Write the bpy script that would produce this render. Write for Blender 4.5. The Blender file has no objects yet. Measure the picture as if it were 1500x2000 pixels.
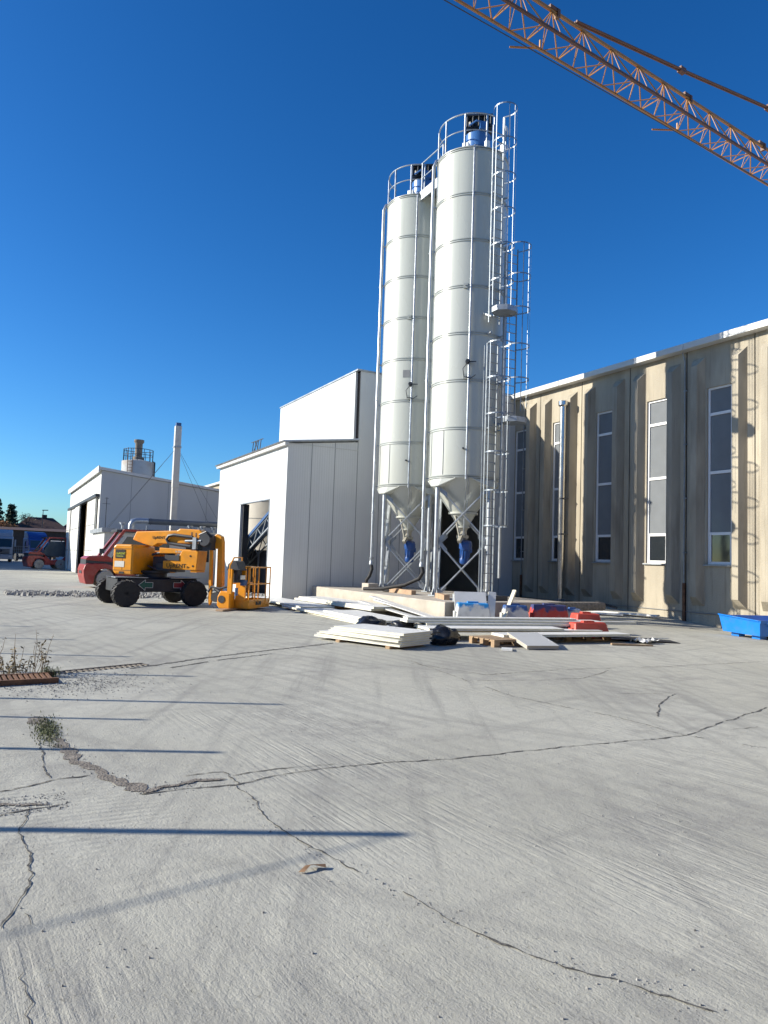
import bpy, math, random
from math import sin, cos, pi, radians as R
from mathutils import Matrix, Vector, noise
random.seed(7)
S = bpy.context.scene
C = S.collection

# ------------------------------------------------------------------ camera, light, exposure
F_PX, HEAD, PITCH, ROLL = 1400.0, R(28.285), R(3.9166), R(1.972)
fw = Vector((sin(HEAD)*cos(PITCH), cos(HEAD)*cos(PITCH), sin(PITCH)))
r0 = Vector((cos(HEAD), -sin(HEAD), 0)); u0 = r0.cross(fw)
rt = r0*cos(ROLL)+u0*sin(ROLL); up = -r0*sin(ROLL)+u0*cos(ROLL)
cam = bpy.data.cameras.new('camera'); co = bpy.data.objects.new('camera', cam); C.objects.link(co)
cam.sensor_fit = 'VERTICAL'; cam.sensor_height = 36; cam.sensor_width = 27; cam.lens = 36*F_PX/2000
cam.clip_start = .05; cam.clip_end = 3000
co.matrix_world = Matrix(((rt.x, up.x, -fw.x, 0), (rt.y, up.y, -fw.y, 0), (rt.z, up.z, -fw.z, 1.6), (0, 0, 0, 1)))
S.camera = co
SUN_AZ, SUN_EL = R(295), R(24)
W = bpy.data.worlds.new('World'); S.world = W; W.use_nodes = True
wn = W.node_tree.nodes; wl = W.node_tree.links
sky = wn.new('ShaderNodeTexSky'); sky.sky_type = 'NISHITA'; sky.sun_disc = False
sky.sun_elevation = SUN_EL; sky.sun_rotation = SUN_AZ
sky.air_density = 1.0; sky.dust_density = 0.6; sky.ozone_density = 4.0; sky.altitude = 200
hsv = wn.new('ShaderNodeHueSaturation'); hsv.inputs['Saturation'].default_value = 1.2
tint = wn.new('ShaderNodeMix'); tint.data_type = 'RGBA'; tint.blend_type = 'MULTIPLY'; tint.inputs[0].default_value = 1; tint.inputs[7].default_value = (.80, 1.15, 1.37, 1)
pre = wn.new('ShaderNodeVectorMath'); pre.operation = 'SCALE'; pre.inputs['Scale'].default_value = .1
gam = wn.new('ShaderNodeGamma'); gam.inputs[1].default_value = 1.15
post = wn.new('ShaderNodeVectorMath'); post.operation = 'SCALE'; post.inputs['Scale'].default_value = 13
wl.new(sky.outputs[0], pre.inputs[0]); wl.new(pre.outputs[0], gam.inputs[0]); wl.new(gam.outputs[0], post.inputs[0]); wl.new(post.outputs[0], hsv.inputs['Color']); wl.new(hsv.outputs[0], tint.inputs[6]); wl.new(tint.outputs[2], wn['Background'].inputs[0])
wn['Background'].inputs[1].default_value = .067
sun = bpy.data.lights.new('sun', 'SUN'); so = bpy.data.objects.new('sun', sun); C.objects.link(so)
sun.energy = 5; sun.angle = R(.53); sun.color = (1, .93, .80)
sd = Vector((sin(SUN_AZ)*cos(SUN_EL), cos(SUN_AZ)*cos(SUN_EL), sin(SUN_EL)))
so.rotation_euler = (-sd).to_track_quat('-Z', 'Y').to_euler(); so.location = (-30, 20, 30)
S.view_settings.view_transform = 'Standard'; S.view_settings.look = 'None'
S.view_settings.exposure = .68; S.view_settings.gamma = 1

# ------------------------------------------------------------------ materials
def mat(name, col, rough=.6, metal=0, var=.12, vs=2.5, bump=0, bs=40, spec=.5, coat=0, dirt=None, stretch=None, dirt2=None):
    m = bpy.data.materials.new(name); m.use_nodes = True
    n = m.node_tree.nodes; l = m.node_tree.links; b = n['Principled BSDF']
    b.inputs['Roughness'].default_value = rough; b.inputs['Metallic'].default_value = metal
    b.inputs['Specular IOR Level'].default_value = spec; b.inputs['Coat Weight'].default_value = coat
    tc = n.new('ShaderNodeTexCoord'); mp = n.new('ShaderNodeMapping'); l.new(tc.outputs['Object'], mp.inputs[0])
    if stretch: mp.inputs['Scale'].default_value = stretch
    t = n.new('ShaderNodeTexNoise'); t.inputs['Scale'].default_value = vs; t.inputs['Detail'].default_value = 6
    l.new(mp.outputs[0], t.inputs[0])
    r = n.new('ShaderNodeMapRange'); r.inputs['From Min'].default_value = .3; r.inputs['From Max'].default_value = .7
    r.inputs['To Min'].default_value = 1-var; r.inputs['To Max'].default_value = 1+var
    l.new(t.outputs[0], r.inputs[0])
    x = n.new('ShaderNodeMix'); x.data_type = 'RGBA'; x.blend_type = 'MULTIPLY'; x.inputs[0].default_value = 1
    x.inputs[6].default_value = (*col, 1); l.new(r.outputs[0], x.inputs[7])
    out = x.outputs[2]
    if dirt:
        dc, amt, ds = dirt
        t2 = n.new('ShaderNodeTexNoise'); t2.inputs['Scale'].default_value = ds; t2.inputs['Detail'].default_value = 8
        l.new(mp.outputs[0], t2.inputs[0])
        r2 = n.new('ShaderNodeMapRange'); r2.inputs['From Min'].default_value = .48; r2.inputs['From Max'].default_value = .72
        r2.inputs['To Max'].default_value = amt; l.new(t2.outputs[0], r2.inputs[0])
        y = n.new('ShaderNodeMix'); y.data_type = 'RGBA'; y.inputs[7].default_value = (*dc, 1)
        l.new(r2.outputs[0], y.inputs[0]); l.new(out, y.inputs[6]); out = y.outputs[2]
    if dirt2:
        dc, amt, sc, st, lo = dirt2
        mp2 = n.new('ShaderNodeMapping'); mp2.inputs['Scale'].default_value = st; l.new(tc.outputs['Object'], mp2.inputs[0])
        t4 = n.new('ShaderNodeTexNoise'); t4.inputs['Scale'].default_value = sc; t4.inputs['Detail'].default_value = 9; t4.inputs['Roughness'].default_value = .65; l.new(mp2.outputs[0], t4.inputs[0])
        r4 = n.new('ShaderNodeMapRange'); r4.inputs['From Min'].default_value = lo; r4.inputs['From Max'].default_value = lo+.14; r4.inputs['To Max'].default_value = amt; l.new(t4.outputs[0], r4.inputs[0])
        z = n.new('ShaderNodeMix'); z.data_type = 'RGBA'; z.inputs[7].default_value = (*dc, 1); l.new(r4.outputs[0], z.inputs[0]); l.new(out, z.inputs[6]); out = z.outputs[2]
    l.new(out, b.inputs['Base Color'])
    rr = n.new('ShaderNodeMapRange'); rr.inputs['To Min'].default_value = max(.02, rough-.08); rr.inputs['To Max'].default_value = min(1, rough+.08)
    l.new(t.outputs[0], rr.inputs[0]); l.new(rr.outputs[0], b.inputs['Roughness'])
    if bump:
        t3 = n.new('ShaderNodeTexNoise'); t3.inputs['Scale'].default_value = bs; t3.inputs['Detail'].default_value = 5
        l.new(tc.outputs['Object'], t3.inputs[0])
        bp = n.new('ShaderNodeBump'); bp.inputs['Strength'].default_value = bump; bp.inputs['Distance'].default_value = .02
        l.new(t3.outputs[0], bp.inputs['Height']); l.new(bp.outputs[0], b.inputs['Normal'])
    return m

def paint_top(name, base, top, z0):                                   # sprayed paint over the upper edge of a plastic block
    m = mat(name, base, .55, dirt=((.3, .28, .24), .5, 4)); n = m.node_tree.nodes; l = m.node_tree.links; b = n['Principled BSDF']
    old = b.inputs['Base Color'].links[0].from_socket
    tc = n.new('ShaderNodeTexCoord'); sp = n.new('ShaderNodeSeparateXYZ'); l.new(tc.outputs['Object'], sp.inputs[0])
    t = n.new('ShaderNodeTexNoise'); t.inputs['Scale'].default_value = 4.5; t.inputs['Detail'].default_value = 5; l.new(tc.outputs['Object'], t.inputs[0])
    a = n.new('ShaderNodeMath'); a.operation = 'MULTIPLY_ADD'; a.inputs[1].default_value = .55; l.new(t.outputs[0], a.inputs[0]); l.new(sp.outputs[2], a.inputs[2])
    r = n.new('ShaderNodeMapRange'); r.inputs['From Min'].default_value = z0+.25; r.inputs['From Max'].default_value = z0+.33; l.new(a.outputs[0], r.inputs[0])
    x = n.new('ShaderNodeMix'); x.data_type = 'RGBA'; l.new(r.outputs[0], x.inputs[0]); l.new(old, x.inputs[6]); x.inputs[7].default_value = (*top, 1)
    l.new(x.outputs[2], b.inputs['Base Color']); return m

M = {}
M['wall'] = mat('hall_concrete', (.40, .358, .28), .85, var=.16, vs=1.2, bump=.5, bs=22, dirt2=((.17, .145, .11), .5, 1, (9, 9, .35), .55), stretch=(1, 1, .25), dirt=((.19, .16, .12), .5, 1.6))
M['rib'] = mat('rib_concrete', (.39, .348, .27), .85, var=.16, vs=1.4, bump=.45, bs=22, dirt2=((.17, .145, .11), .5, 1, (9, 9, .35), .55), stretch=(1, 1, .3), dirt=((.17, .145, .11), .5, 1.8))
M['white_panel'] = mat('white_sheet', (.62, .63, .62), .38, var=.03, vs=.8, dirt2=((.45, .45, .43), .25, 1, (5, 5, .25), .56))
def micro_ribs(m, sc=11, st=.12):
    n = m.node_tree.nodes; l = m.node_tree.links; g = n.new('ShaderNodeNewGeometry'); sp = n.new('ShaderNodeSeparateXYZ'); l.new(g.outputs['Position'], sp.inputs[0])
    a = n.new('ShaderNodeMath'); a.operation = 'ADD'; l.new(sp.outputs[0], a.inputs[0]); l.new(sp.outputs[1], a.inputs[1])
    c = n.new('ShaderNodeCombineXYZ'); l.new(a.outputs[0], c.inputs[0]); w = n.new('ShaderNodeTexWave'); w.inputs['Scale'].default_value = sc; w.wave_profile = 'TRI'; l.new(c.outputs[0], w.inputs[0])
    b = n.new('ShaderNodeBump'); b.inputs['Strength'].default_value = st; b.inputs['Distance'].default_value = .01; l.new(w.outputs[1], b.inputs['Height']); l.new(b.outputs[0], n['Principled BSDF'].inputs['Normal'])
micro_ribs(M['white_panel'], 3.2, .25)
M['white_panel2'] = mat('dusty_white_sheet', (.74, .74, .71), .45, var=.06, vs=3, dirt=((.5, .48, .43), .35, 5))
M['grey_panel'] = mat('old_light_sheet', (.50, .51, .50), .5, var=.05, vs=.6, stretch=(1, 1, .3), dirt=((.33, .34, .35), .3, .5))
M['door_white'] = mat('worn_white_door', (.70, .70, .66), .55, var=.06, dirt=((.42, .4, .36), .4, 2))
M['pvc'] = mat('white_plastic_frame', (.78, .79, .80), .4, var=.03)
M['pane'] = mat('blind_glass', (.185, .20, .215), .12, var=.05, spec=.1)
M['dark_pane'] = mat('dark_glass', (.02, .025, .03), .05, var=.05, spec=.6)
M['fascia'] = mat('white_metal_fascia', (.58, .58, .56), .45, var=.04)
M['black'] = mat('black_gap', (.008, .008, .01), .9, spec=.02)
M['seam'] = mat('panel_seam', (.2, .21, .22), .7)
M['silo'] = mat('silo_paint', (.485, .50, .452), .27, var=.03, vs=1.2, coat=.15, bump=.012, bs=1.5, stretch=(1, 1, .3), dirt=((.40, .425, .40), .3, 1.2), dirt2=((.33, .33, .29), .32, 1, (7, 7, .22), .57))
M['silo_band'] = mat('silo_band_paint', (.38, .40, .38), .35, var=.04)
M['galv'] = mat('galvanised_steel', (.43, .46, .49), .42, .8, var=.15, vs=6)
M['galv_brace'] = mat('brace_steel', (.50, .53, .55), .45, .3, var=.15, vs=6)
M['galv_cage'] = mat('cage_steel', (.27, .30, .33), .45, .7, var=.15, vs=6)
M['galv_dull'] = mat('dull_galvanised_steel', (.34, .37, .40), .5, .65, var=.2, vs=5)
M['inox'] = mat('stainless_flue', (.68, .68, .66), .22, .95, var=.08, vs=3)
M['blue_filter'] = mat('blue_filter_paint', (.05, .15, .38), .3, var=.05, coat=.2)
M['dark_mach'] = mat('dark_machinery', (.035, .04, .05), .5, var=.2)
M['head_black'] = mat('filter_head_black', (.018, .022, .028), .45, var=.2)
M['mach_blue'] = mat('motor_blue', (.008, .06, .24), .35, var=.1, coat=.2)
M['valve'] = mat('valve_grey', (.45, .43, .36), .5, .3, var=.12, vs=9, dirt=((.25, .22, .17), .5, 12))
M['rubber'] = mat('black_rubber', (.014, .014, .016), .7, var=.25, vs=12, dirt=((.06, .055, .05), .3, 9))
M['slab'] = mat('fresh_concrete', (.44, .395, .33), .9, var=.12, vs=3, bump=.25, bs=25, dirt=((.30, .27, .22), .5, 2.5))
M['yellow'] = mat('lift_yellow', (.78, .30, .008), .4, var=.06, vs=3, coat=.15, dirt2=((.22, .14, .07), .5, 4, (2, 2, 1), .6), dirt=((.35, .19, .06), .35, 5))
M['chassis'] = mat('lift_chassis', (.018, .02, .026), .55, var=.2, dirt=((.09, .085, .08), .25, 4))
M['plate_w'] = mat('white_sticker', (.7, .68, .62), .5)
M['ink'] = mat('black_print', (.012, .012, .012), .5)
M['lime'] = mat('lime_print', (.62, .68, .05), .5)
M['arrow_g'] = mat('green_arrow', (.006, .10, .065), .5)
M['arrow_r'] = mat('red_arrow', (.26, .02, .03), .5)
M['red'] = mat('forklift_red', (.30, .028, .024), .42, var=.1, vs=3, coat=.15, dirt=((.27, .14, .12), .4, 3))
M['dark_red'] = mat('forklift_dark_red', (.16, .02, .02), .5, var=.12)
M['hub'] = mat('wheel_hub_dust', (.26, .22, .2), .7, var=.2)
M['tyre_dust'] = mat('dusty_tyre', (.36, .34, .31), .85, var=.25, vs=8)
M['glass'] = mat('cab_glass', (.05, .065, .08), .06, var=.1, spec=.7)
M['truck_blue'] = mat('truck_blue_paint', (.015, .06, .27), .4, var=.05, coat=.2)
M['truck_white'] = mat('truck_white_paint', (.42, .45, .48), .45, var=.04)
M['brick'] = mat('dark_brick', (.055, .042, .036), .9, var=.3, vs=4, bump=.3)
M['roof_tile'] = mat('old_roof_tile', (.07, .036, .03), .85, var=.35, vs=3, bump=.4, bs=8)
M['wood'] = mat('pallet_wood', (.36, .25, .15), .85, var=.25, vs=5, stretch=(1, 6, 6), bump=.2)
M['plank'] = mat('plank_wood', (.40, .27, .17), .8, var=.2, vs=4)
M['foam'] = mat('yellow_foam', (.70, .67, .52), .9, var=.10, vs=8)
M['bag'] = mat('black_plastic_bag', (.012, .012, .013), .28, var=.2, bump=.5, bs=14)
M['bar_wb'] = paint_top('white_plastic_blue_spray', (.66, .66, .62), (.02, .24, .58), .52)
M['bar_wb2'] = paint_top('grey_plastic_navy_spray', (.55, .55, .52), (.03, .09, .26), .46)
M['bar_rb'] = paint_top('red_plastic_navy_spray', (.52, .06, .04), (.05, .06, .16), .46)
M['bar_r'] = mat('red_plastic', (.55, .065, .04), .5, var=.1, dirt=((.35, .1, .08), .5, 4))
M['skip'] = mat('skip_blue', (.006, .17, .58), .38, var=.1, coat=.2, dirt=((.05, .14, .30), .5, 5), dirt2=((.16, .12, .09), .6, 6, (1, 1, 1), .66))
M['crane'] = mat('crane_orange', (.42, .19, .045), .5, var=.15, vs=2, dirt=((.22, .10, .05), .5, 3))
M['crane_dark'] = mat('crane_shade_brown', (.15, .065, .035), .6, var=.2)  # dark brown: the near chord's underside shade is put into the colour
M['rust'] = mat('rusty_iron', (.17, .085, .045), .85, var=.35, vs=9, bump=.4)
M['stone'] = mat('gravel_stone', (.29, .285, .265), .9, var=.45, vs=3)
M['soil_brown'] = mat('soil_and_beam_shade', (.21, .185, .155), .95, var=.35, vs=14, bump=.9, bs=60)
M['crack'] = mat('crack_dirt', (.10, .095, .085), .95, var=.4, vs=20, bump=.5)
M['stem'] = mat('dry_stem', (.16, .11, .06), .8, var=.3)
M['leaf'] = mat('dry_leaf', (.17, .13, .06), .8, var=.4, vs=20)
M['grass'] = mat('tuft_grass', (.10, .115, .04), .7, var=.4, vs=20)
M['needle'] = mat('conifer_needles', (.03, .055, .028), .8, var=.5, vs=1.5)
M['orange_leaf'] = mat('autumn_leaves', (.30, .13, .04), .8, var=.4, vs=1.5)
M['bark'] = mat('bark', (.07, .055, .045), .9, var=.3)
M['beige'] = mat('beige_sheet', (.62, .57, .48), .6, var=.05)
M['belt_blue'] = mat('conveyor_blue', (.04, .10, .24), .5, var=.1)
M['brown_leaf'] = mat('brown_leaf', (.22, .13, .07), .8, var=.3, vs=40)
M['tank_white'] = mat('old_tank_paint', (.40, .41, .41), .6, var=.08, vs=1.5, dirt=((.30, .2, .13), .5, 1.2))
M['vent_brown'] = mat('dusty_vent', (.19, .16, .13), .8, var=.2)
M['duct_dark'] = mat('dark_duct', (.12, .14, .16), .45, .3, var=.1)
M['stack_white'] = mat('stack_paint', (.52, .51, .48), .5, var=.08, dirt=((.33, .28, .22), .5, 2.5))
M['wall_block'] = mat('pale_block', (.6, .6, .58), .8, var=.1)

# ------------------------------------------------------------------ mesh helpers
class MB:
    def __init__(s, T=None): s.v = []; s.f = []; s.mi = []; s.T = T; s.m = 0
    def add(s, vs, fs):
        o = len(s.v)
        for p in vs:
            p = Vector(p); s.v.append(s.T @ p if s.T else p)
        for f in fs: s.f.append([o+i for i in f]); s.mi.append(s.m)
        return s
    def bb(s, x0, x1, y0, y1, z0, z1):
        return s.add([(x0, y0, z0), (x1, y0, z0), (x1, y1, z0), (x0, y1, z0), (x0, y0, z1), (x1, y0, z1), (x1, y1, z1), (x0, y1, z1)],
                     [(0, 3, 2, 1), (4, 5, 6, 7), (0, 1, 5, 4), (1, 2, 6, 5), (2, 3, 7, 6), (3, 0, 4, 7)])
    def box(s, c, d, rz=0, tilt=None):
        m = Matrix.Translation(c) @ Matrix.Rotation(rz, 4, 'Z')
        if tilt: m = m @ tilt
        x, y, z = d[0]/2, d[1]/2, d[2]/2
        q = [(-x, -y, -z), (x, -y, -z), (x, y, -z), (-x, y, -z), (-x, -y, z), (x, -y, z), (x, y, z), (-x, y, z)]
        return s.add([m @ Vector(p) for p in q], [(0, 3, 2, 1), (4, 5, 6, 7), (0, 1, 5, 4), (1, 2, 6, 5), (2, 3, 7, 6), (3, 0, 4, 7)])
    def bar(s, p, q, w, h=None, upv=(0, 0, 1)):
        p, q = Vector(p), Vector(q); d = (q-p).normalized(); u = Vector(upv)
        if abs(d.dot(u)) > .98: u = Vector((1, 0, 0))
        a = d.cross(u).normalized()*w/2; b = a.cross(d).normalized()*(h or w)/2
        return s.add([p-a-b, p+a-b, p+a+b, p-a+b, q-a-b, q+a-b, q+a+b, q-a+b],
                     [(0, 1, 2, 3), (7, 6, 5, 4), (0, 4, 5, 1), (1, 5, 6, 2), (2, 6, 7, 3), (3, 7, 4, 0)])
    def tube(s, pts, r, n=8, closed=False):
        pts = [Vector(p) for p in pts]; N = len(pts); vs = []; prev = None
        for i, p in enumerate(pts):
            a = pts[(i-1) % N] if (closed or i) else p; b = pts[(i+1) % N] if (closed or i < N-1) else p
            d = (b-a).normalized()
            if prev is None:
                u = Vector((0, 0, 1)) if abs(d.z) < .9 else Vector((1, 0, 0)); e = d.cross(u).normalized()
            else: e = (prev-d*prev.dot(d)).normalized()
            prev = e; g = d.cross(e); rr = r[i] if isinstance(r, (list, tuple)) else r
            vs += [p+(e*cos(2*pi*k/n)+g*sin(2*pi*k/n))*rr for k in range(n)]
        fs = []
        for i in range(N if closed else N-1):
            j = (i+1) % N
            for k in range(n): fs.append((i*n+k, i*n+(k+1) % n, j*n+(k+1) % n, j*n+k))
        if not closed: fs += [tuple(range(n))[::-1], tuple((N-1)*n+k for k in range(n))]
        return s.add(vs, fs)
    def lathe(s, prof, c=(0, 0, 0), n=32, axis='z', a0=0, a1=2*pi):
        full = abs(a1-a0-2*pi) < 1e-6; k = n if full else n+1; vs = []
        for r, z in prof:
            for i in range(k):
                a = a0+(a1-a0)*i/n; x, y = r*cos(a), r*sin(a)
                p = {'z': (x, y, z), 'x': (z, x, y), 'y': (y, z, x)}[axis]; vs.append((p[0]+c[0], p[1]+c[1], p[2]+c[2]))
        fs = []
        for j in range(len(prof)-1):
            for i in range(n): fs.append((j*k+i, j*k+(i+1) % k, (j+1)*k+(i+1) % k, (j+1)*k+i))
        if full:
            if prof[0][0] > 1e-4: fs.append(tuple(range(k))[::-1])
            if prof[-1][0] > 1e-4: fs.append(tuple((len(prof)-1)*k+i for i in range(k)))
        return s.add(vs, fs)
    def prism(s, pts, vec):
        n = len(pts); v = Vector(vec); pts = [Vector(p) for p in pts]
        return s.add(pts+[p+v for p in pts], [tuple(range(n))[::-1], tuple(range(n, 2*n))]+[(i, (i+1) % n, n+(i+1) % n, n+i) for i in range(n)])
    def xz(s, poly, y0, y1): return s.prism([(x, y0, z) for x, z in poly], (0, y1-y0, 0))
    def build(s, name, m, parent=None, smooth=None, bevel=0):
        me = bpy.data.meshes.new(name); off = Vector((0, 0, 0)); p = parent
        while p: off += p.location; p = p.parent
        me.from_pydata([v-off for v in s.v], [], s.f)
        for x in (m if isinstance(m, (list, tuple)) else [m]): me.materials.append(x)
        if any(s.mi): me.polygons.foreach_set('material_index', s.mi)
        me.update()
        o = bpy.data.objects.new(name, me); C.objects.link(o)
        if parent: o.parent = parent
        import bmesh
        b = bmesh.new(); b.from_mesh(me); bmesh.ops.recalc_face_normals(b, faces=b.faces); b.to_mesh(me); b.free()
        if smooth:
            me.polygons.foreach_set('use_smooth', [True]*len(me.polygons)); me.set_sharp_from_angle(angle=R(smooth))
        if bevel:
            bv = o.modifiers.new('bevel', 'BEVEL'); bv.width = bevel; bv.segments = 2; bv.limit_method = 'ANGLE'; bv.angle_limit = R(40)
        return o
def tag(o, label=None, cat=None, group=None, kind=None):
    if label: o['label'] = label
    if cat: o['category'] = cat
    if group: o['group'] = group
    if kind: o['kind'] = kind
    return o
def thing(name, label, cat, loc=(0, 0, 0), group=None):
    o = bpy.data.objects.new(name, None); C.objects.link(o); o.location = loc; o.empty_display_size = .2
    return tag(o, label, cat, group)
def text(s, size, T, m, name, parent, ext=.003):
    cu = bpy.data.curves.new(name, 'FONT'); cu.body = s; cu.size = size; cu.extrude = ext; cu.resolution_u = 3
    o = bpy.data.objects.new('tmp', cu); C.objects.link(o)
    me = bpy.data.meshes.new_from_object(o.evaluated_get(bpy.context.evaluated_depsgraph_get())); bpy.data.objects.remove(o)
    off = Vector((0, 0, 0)); p = parent
    while p: off += p.location; p = p.parent
    for v in me.vertices: v.co = T @ v.co - off
    me.materials.append(m); o = bpy.data.objects.new(name, me); C.objects.link(o); o.parent = parent
    return o
def arc(c, r, a0, a1, n, z): return [(c[0]+r*cos(a0+(a1-a0)*i/n), c[1]+r*sin(a0+(a1-a0)*i/n), z) for i in range(n+1)]
def ss(a, b, x): t = min(1, max(0, (x-a)/(b-a))); return t*t*(3-2*t)
def lerp(x, xs, ys):
    if x <= xs[0]: return ys[0]
    for i in range(len(xs)-1):
        if x <= xs[i+1]: return ys[i]+(ys[i+1]-ys[i])*(x-xs[i])/(xs[i+1]-xs[i])
    return ys[-1]
def G(x, y): return ss(14.5, 19.5, x)*lerp(y, [10, 14.8, 16.75, 19.8, 23, 30, 40], [-.06, -.13, .04, .22, .18, .1, 0])

# ------------------------------------------------------------------ ground
def ground_material():
    m = bpy.data.materials.new('yard_concrete'); m.use_nodes = True
    n = m.node_tree.nodes; l = m.node_tree.links; b = n['Principled BSDF']; b.inputs['Roughness'].default_value = .9
    b.inputs['Specular IOR Level'].default_value = .25
    tc = n.new('ShaderNodeTexCoord')
    def mapping(rz=0, sc=(1, 1, 1)):
        q = n.new('ShaderNodeMapping'); q.vector_type = 'POINT'; a = n.new('ShaderNodeMapping')
        a.inputs['Rotation'].default_value = (0, 0, rz); l.new(tc.outputs['Object'], a.inputs[0])
        q.inputs['Scale'].default_value = sc; l.new(a.outputs[0], q.inputs[0]); return q.outputs[0]
    def nz(vec, sc, det=4, rough=.5, dist=0):
        t = n.new('ShaderNodeTexNoise'); t.inputs['Scale'].default_value = sc; t.inputs['Detail'].default_value = det
        t.inputs['Roughness'].default_value = rough; t.inputs['Distortion'].default_value = dist; l.new(vec, t.inputs[0]); return t.outputs[0]
    def wave(vec):
        t = n.new('ShaderNodeTexWave'); t.bands_direction = 'Y'; t.inputs['Scale'].default_value = 4.6; t.inputs['Distortion'].default_value = 1.2; t.inputs['Detail'].default_value = 2; t.inputs['Detail Scale'].default_value = 2; l.new(vec, t.inputs[0]); return t.outputs[0]
    def gline(vec):                                                     # parallel tyre lines
        t = n.new('ShaderNodeTexWave'); t.bands_direction = 'Y'; t.inputs['Scale'].default_value = 1.05; t.inputs['Distortion'].default_value = 11; t.inputs['Detail'].default_value = 4; t.inputs['Detail Scale'].default_value = .35; l.new(vec, t.inputs[0]); return t.outputs[0]
    def rng(v, a, bb, c, d):
        r = n.new('ShaderNodeMapRange'); r.interpolation_type = 'SMOOTHSTEP'
        for k, x in zip(('From Min', 'From Max', 'To Min', 'To Max'), (a, bb, c, d)): r.inputs[k].default_value = x
        l.new(v, r.inputs[0]); return r.outputs[0]
    def mth(op, a, bb):
        q = n.new('ShaderNodeMath'); q.operation = op
        for i, x in enumerate((a, bb)):
            if isinstance(x, (int, float)): q.inputs[i].default_value = x
            else: l.new(x, q.inputs[i])
        return q.outputs[0]
    def mix(f, a, bb, bt='MIX'):
        x = n.new('ShaderNodeMix'); x.data_type = 'RGBA'; x.blend_type = bt
        for i, y in ((0, f), (6, a), (7, bb)):
            if isinstance(y, (int, float)): x.inputs[i].default_value = y
            elif isinstance(y, tuple): x.inputs[i].default_value = (*y, 1)
            else: l.new(y, x.inputs[i])
        return x.outputs[2]
    P = mapping()
    col = mix(rng(nz(P, .35, 6, .6), .35, .65, 0, 1), (.395, .384, .31), (.495, .48, .392))
    col = mix(rng(nz(P, .16, 5, .65), .42, .62, 0, .85), col, (.515, .506, .425))
    tr1 = rng(nz(mapping(R(28), (3.2, .16, 1)), 1, 5, .65), .48, .72, 0, .58)           # tyre dust dragged across the yard
    tr2 = rng(nz(mapping(R(-38), (2.6, .13, 1)), 1.0, 5, .65), .5, .75, 0, .5)
    tr3 = rng(nz(mapping(R(80), (3.5, .2, 1)), 1.1, 5, .65), .52, .75, 0, .42)
    dk = (.185, .18, .16)
    for t in (tr1, tr2, tr3): col = mix(t, col, dk)
    col = mix(mth('MULTIPLY', rng(nz(P, .5, 7, .72), .49, .62, 0, .75), rng(nz(P, 6, 6, .8), .38, .6, .2, 1)), col, (.25, .24, .21))
    grit = mth('MULTIPLY', rng(nz(P, 55, 3, .6), .60, .70, 0, .6), rng(nz(P, .7, 4, .7), .42, .62, 0, 1))
    col = mix(grit, col, (.13, .127, .115))
    col = mix(mth('MULTIPLY', rng(gline(mapping(R(78), (.6, 1, 1))), .5, .85, 0, .30), rng(nz(P, .45, 4), .42, .6, 0, 1)), col, dk)
    col = mix(rng(nz(P, 9, 6, .7), .3, .7, .0, .35), col, (.27, .265, .245))
    col = mix(rng(nz(P, 130, 2, .5), .35, .65, 0, .3), col, (.48, .475, .445))
    col = mix(rng(nz(mapping(R(-5), (1.5, .5, 1)), 70, 6, .8), .55, .68, 0, .55), col, (.24, .235, .215))
    col = mix(rng(nz(P, 210, 3, .7), .56, .66, 0, .5), col, (.56, .55, .51))
    l.new(col, b.inputs['Base Color'])
    # relief: brushed grooves (along the yard, across on the left slab), pits, grains
    sp = n.new('ShaderNodeSeparateXYZ'); l.new(P, sp.inputs[0])
    gA = rng(nz(mapping(R(-5), (15, .75, 1)), 1.7, 4, .55, .25), .33, .64, 0, 1)
    wv = rng(wave(mapping(R(3))), .2, .8, 0, 1)
    left = mth('MULTIPLY', rng(sp.outputs[0], 1.1, 1.9, 1, 0), rng(sp.outputs[1], 3.5, 4.2, 0, 1))
    gB = mth('MULTIPLY', wv, rng(nz(P, 3, 5, .65), .35, .6, .25, 1))
    x = n.new('ShaderNodeMix'); x.data_type = 'FLOAT'; l.new(left, x.inputs[0]); l.new(gA, x.inputs[2]); l.new(gB, x.inputs[3])
    gm = rng(nz(P, .6, 5, .6), .42, .64, .14, 1)
    far = rng(sp.outputs[1], 6, 11, 1, .35)
    h = mth('MULTIPLY', mth('MULTIPLY', x.outputs[0], gm), mth('MULTIPLY', far, .0036))
    D2 = mapping(R(-5), (1.35, .75, 1))
    def add(v, k):
        nonlocal h
        h = mth('ADD', h, mth('MULTIPLY', v, k))
    add(nz(D2, 20, 4, .55), .0036); add(nz(D2, 52, 4, .6), .0036); add(nz(P, 120, 3, .6), .0026)
    pt = rng(nz(D2, 30, 5, .7), .61, .70, 0, 1); add(pt, -.0042)
    bp = n.new('ShaderNodeBump'); bp.inputs['Strength'].default_value = 1; bp.inputs['Distance'].default_value = 1
    l.new(h, bp.inputs['Height']); l.new(bp.outputs[0], b.inputs['Normal'])
    return m
def axis_steps(a, lo, hi, st, b):
    v = [a, a*.4, a*.15]; x = lo
    while x < hi+1e-6: v.append(x); x += st
    return v+[b*.15, b*.4, b]
xs = axis_steps(-900, -30, 42, .6, 900); ys = axis_steps(-500, -12, 42, .6, 1400)
g = MB(); nx = len(xs)
g.add([(x, y, G(x, y)) for y in ys for x in xs], [(j*nx+i, j*nx+i+1, (j+1)*nx+i+1, (j+1)*nx+i) for j in range(len(ys)-1) for i in range(nx-1)])
tag(g.build('ground', ground_material(), smooth=60), kind='structure')

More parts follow.
